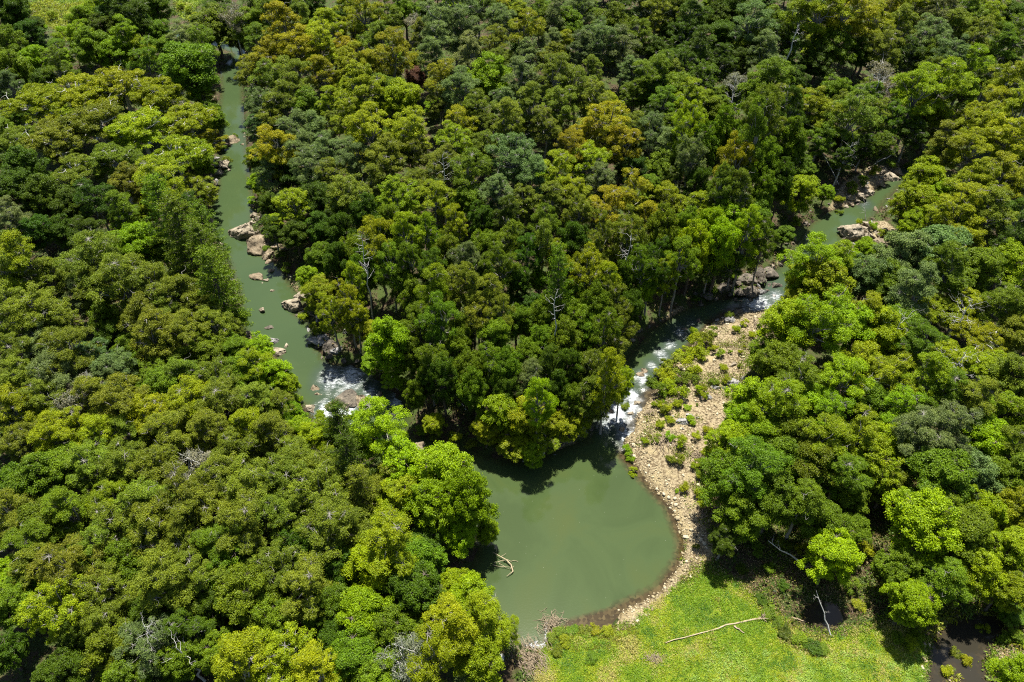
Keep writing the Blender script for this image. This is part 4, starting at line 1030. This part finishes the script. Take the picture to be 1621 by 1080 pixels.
# ------------------------------------------------------------------ logs, driftwood, flotsam
def log(px0, py0, px1, py1, r0, r1, label, name='fallen_log', mat=M_LOG, roots=0, seed=1, z=0.25):
    r = np.random.default_rng(seed)
    a = ground_pt(px0, py0, 0.8); b = ground_pt(px1, py1, 0.8)
    n = 12; t = np.linspace(0, 1, n)[:, None]
    p = a + (b - a) * t
    p[:, 2] = height(p[:, :2]) + z
    p[:, 2] = np.linspace(p[0, 2], p[-1, 2], n) * .5 + p[:, 2] * .5 + .05
    p[:, :2] += r.normal(0, .05, (n, 2))
    p[:, 2] -= 0.08
    e = empty(name, p[0])
    T = Tubes(); T.add(p - p[0], np.linspace(r0, r1, n), 8)
    link('stem', T.mesh('stem', mat), e)
    if roots:
        T = Tubes()
        ax = unit(p[0] - p[2])
        for _ in range(roots):
            d = unit(r.normal(size=3) + ax * .8)
            if d[2] < -.2: d[2] *= -1
            T.add(bent((0, 0, 0), d * r.uniform(.5, 1.0), r, .25, 5), np.linspace(r0 * .6, .02, 5), 5)
        link('root_plate', T.mesh('root_plate', M_DRIFT), e)
    return tag(e, label, 'fallen log')
log(1203, 980, 1052, 1021, 0.13, 0.06, 'long slender pale log lying across the green grass bank', roots=14, seed=3)
log(1160, 996, 1176, 1006, 0.14, 0.06, 'short grey log lying just below the long pale log', mat=M_DRIFT, seed=4)
log(1255, 978, 1278, 980, 0.12, 0.06, 'short grey log in the shade beside the small pond', mat=M_DRIFT, seed=5)
def stick_pile(name, px, py, rx, ry, n, L, label, seed, dirn=None, hump=0.5, rad=0.03, cat='driftwood pile', z=0.1, part='sticks'):
    r = np.random.default_rng(seed)
    c = ground_pt(px, py, 0.5); dep = c[1] * CP + CAM_H * SP
    sx, sy = rx * dep / F, ry * dep / F * 1.2
    g = max(float(height(c[None, :2])[0]), 0.0)
    T = Tubes()
    for _ in range(n):
        u = r.normal(0, .45, 2).clip(-1.1, 1.1)
        h = hump * max(0, 1 - (u ** 2).sum()) * r.random()
        p = np.array([u[0] * sx, u[1] * sy, h + z])
        a = (dirn if dirn is not None else r.uniform(0, 6.28)) + r.normal(0, .45)
        l = L * r.uniform(.4, 1.2)
        d = np.array([math.cos(a), math.sin(a), r.normal(0, .18)]) * l / 2
        T.add(bent(p - d, p + d, r, .1, 4), np.linspace(rad, rad * .4, 4) * r.uniform(.6, 1.5), 4)
    o = link(name, T.mesh(name, M_DRIFT), None, (c[0], c[1], g))
    return tag(o, label, cat)
stick_pile('driftwood_pile', 875, 987, 22, 18, 170, 1.1, 'heap of brown sticks standing in the near edge of the pool', 41, hump=.8)
stick_pile('driftwood_mat', 838, 1050, 38, 34, 420, 1.7, 'raft of straw coloured driftwood jammed at the pool outlet', 42, dirn=R(-50), hump=.5)
stick_pile('brush_heap', 1037, 1046, 20, 9, 120, .8, 'flat heap of dry grey brush on the grass bank', 43, hump=.25, rad=.025)
stick_pile('driftwood_pile', 1052, 706, 17, 16, 60, 2.0, 'tangle of grey flood sticks on the lower gravel bar', 44, dirn=R(60), hump=.5, rad=.05)
stick_pile('driftwood_pile', 1108, 728, 18, 10, 45, 2.0, 'flood sticks lying beside trees at the forest side of the bar', 45, dirn=R(-35), hump=.4, rad=.045)
stick_pile('driftwood_pile', 1198, 520, 10, 18, 40, 2.2, 'bleached dead branches on the top of the gravel bar', 46, dirn=R(75), hump=.7, rad=.05)
stick_pile('driftwood_pile', 1075, 600, 12, 8, 40, 1.8, 'grey dead twigs among the bar shrubs', 47, dirn=R(20), hump=.8, rad=.04)
stick_pile('driftwood_pile', 1030, 656, 18, 8, 60, 1.4, 'brown flood sticks at the top of the lower cobbles', 48, hump=.3, rad=.035)
stick_pile('driftwood_pile', 1115, 810, 12, 16, 40, 1.6, 'thin grey sticks along the bar below the forest', 49, dirn=R(60), hump=.3, rad=.04)
# the branch that lies in the pool
def pool_branch():
    r = np.random.default_rng(50)
    q = lambda x, y, z=0.15: ground_pt(x, y, z)
    o0 = q(812, 905)
    e = empty('snagged_branch', o0)
    T = Tubes()
    T.add(np.array([q(780, 874, .5), q(790, 880, .45), q(801, 886, .5), q(809, 894, .4), q(812, 905, .25)]) - o0, (.05, .07, .09, .1, .12), 6)
    link('stem', T.mesh('stem', M_LOG), e)
    for a, b, rr in (((782, 891), (802, 886), .07), ((780, 894), (811, 898), .05), ((798, 887), (820, 889), .06), ((793, 882), (801, 876), .04), ((812, 905), (802, 912), .08), ((808, 900), (814, 896), .06), ((785, 874), (788, 864), .04), ((782, 870), (786, 864), .03), ((790, 892), (806, 901), .04)):
        T = Tubes()
        T.add(bent(q(*a, .35) - o0, q(*b, r.uniform(.05, .6)) - o0, r, .1, 5), np.linspace(rr, rr * .4, 5), 5)
        link('branch', T.mesh('branch', M_LOG), e)
    tag(e, 'bare pale branch snagged in the pool beside the overhanging trees', 'fallen branch')
pool_branch()
# scum foam caught at the outlet and under the trees
def scum(px, py, rx, ry, label, seed):
    r = np.random.default_rng(seed)
    c = ground_pt(px, py, 0.1); dep = c[1] * CP + CAM_H * SP
    sx, sy = rx * dep / F, ry * dep / F * 1.25
    n = 90
    Vs, Fs, off = [], [], 0
    for _ in range(n):
        u = r.normal(0, .42, 2); s = r.uniform(.06, .24)
        V, Fc = cs[r.integers(8)]
        Vs.append(V * s * np.array([1.2, 1.2, .5]) + np.array([u[0] * sx, u[1] * sy, .03])); Fs.append(Fc + off); off += len(V)
    g = max(float(height(c[None, :2])[0]), 0.05)
    o = link('scum_foam', mesh_from('scum_foam', np.concatenate(Vs), np.concatenate(Fs), M_FOAM, True), None, (c[0], c[1], g))
    tag(o, label, 'foam', kind='stuff')
scum(850, 1024, 16, 5, 'white foam caught along the driftwood raft at the pool outlet', 61)
scum(790, 1048, 11, 6, 'white foam patch under the trees left of the outlet', 62)
scum(866, 1005, 3, 12, 'thin line of white scum along the outlet bank', 63)

from collections import Counter
print('COUNTS', Counter(p['kind'] for p in PLACED))
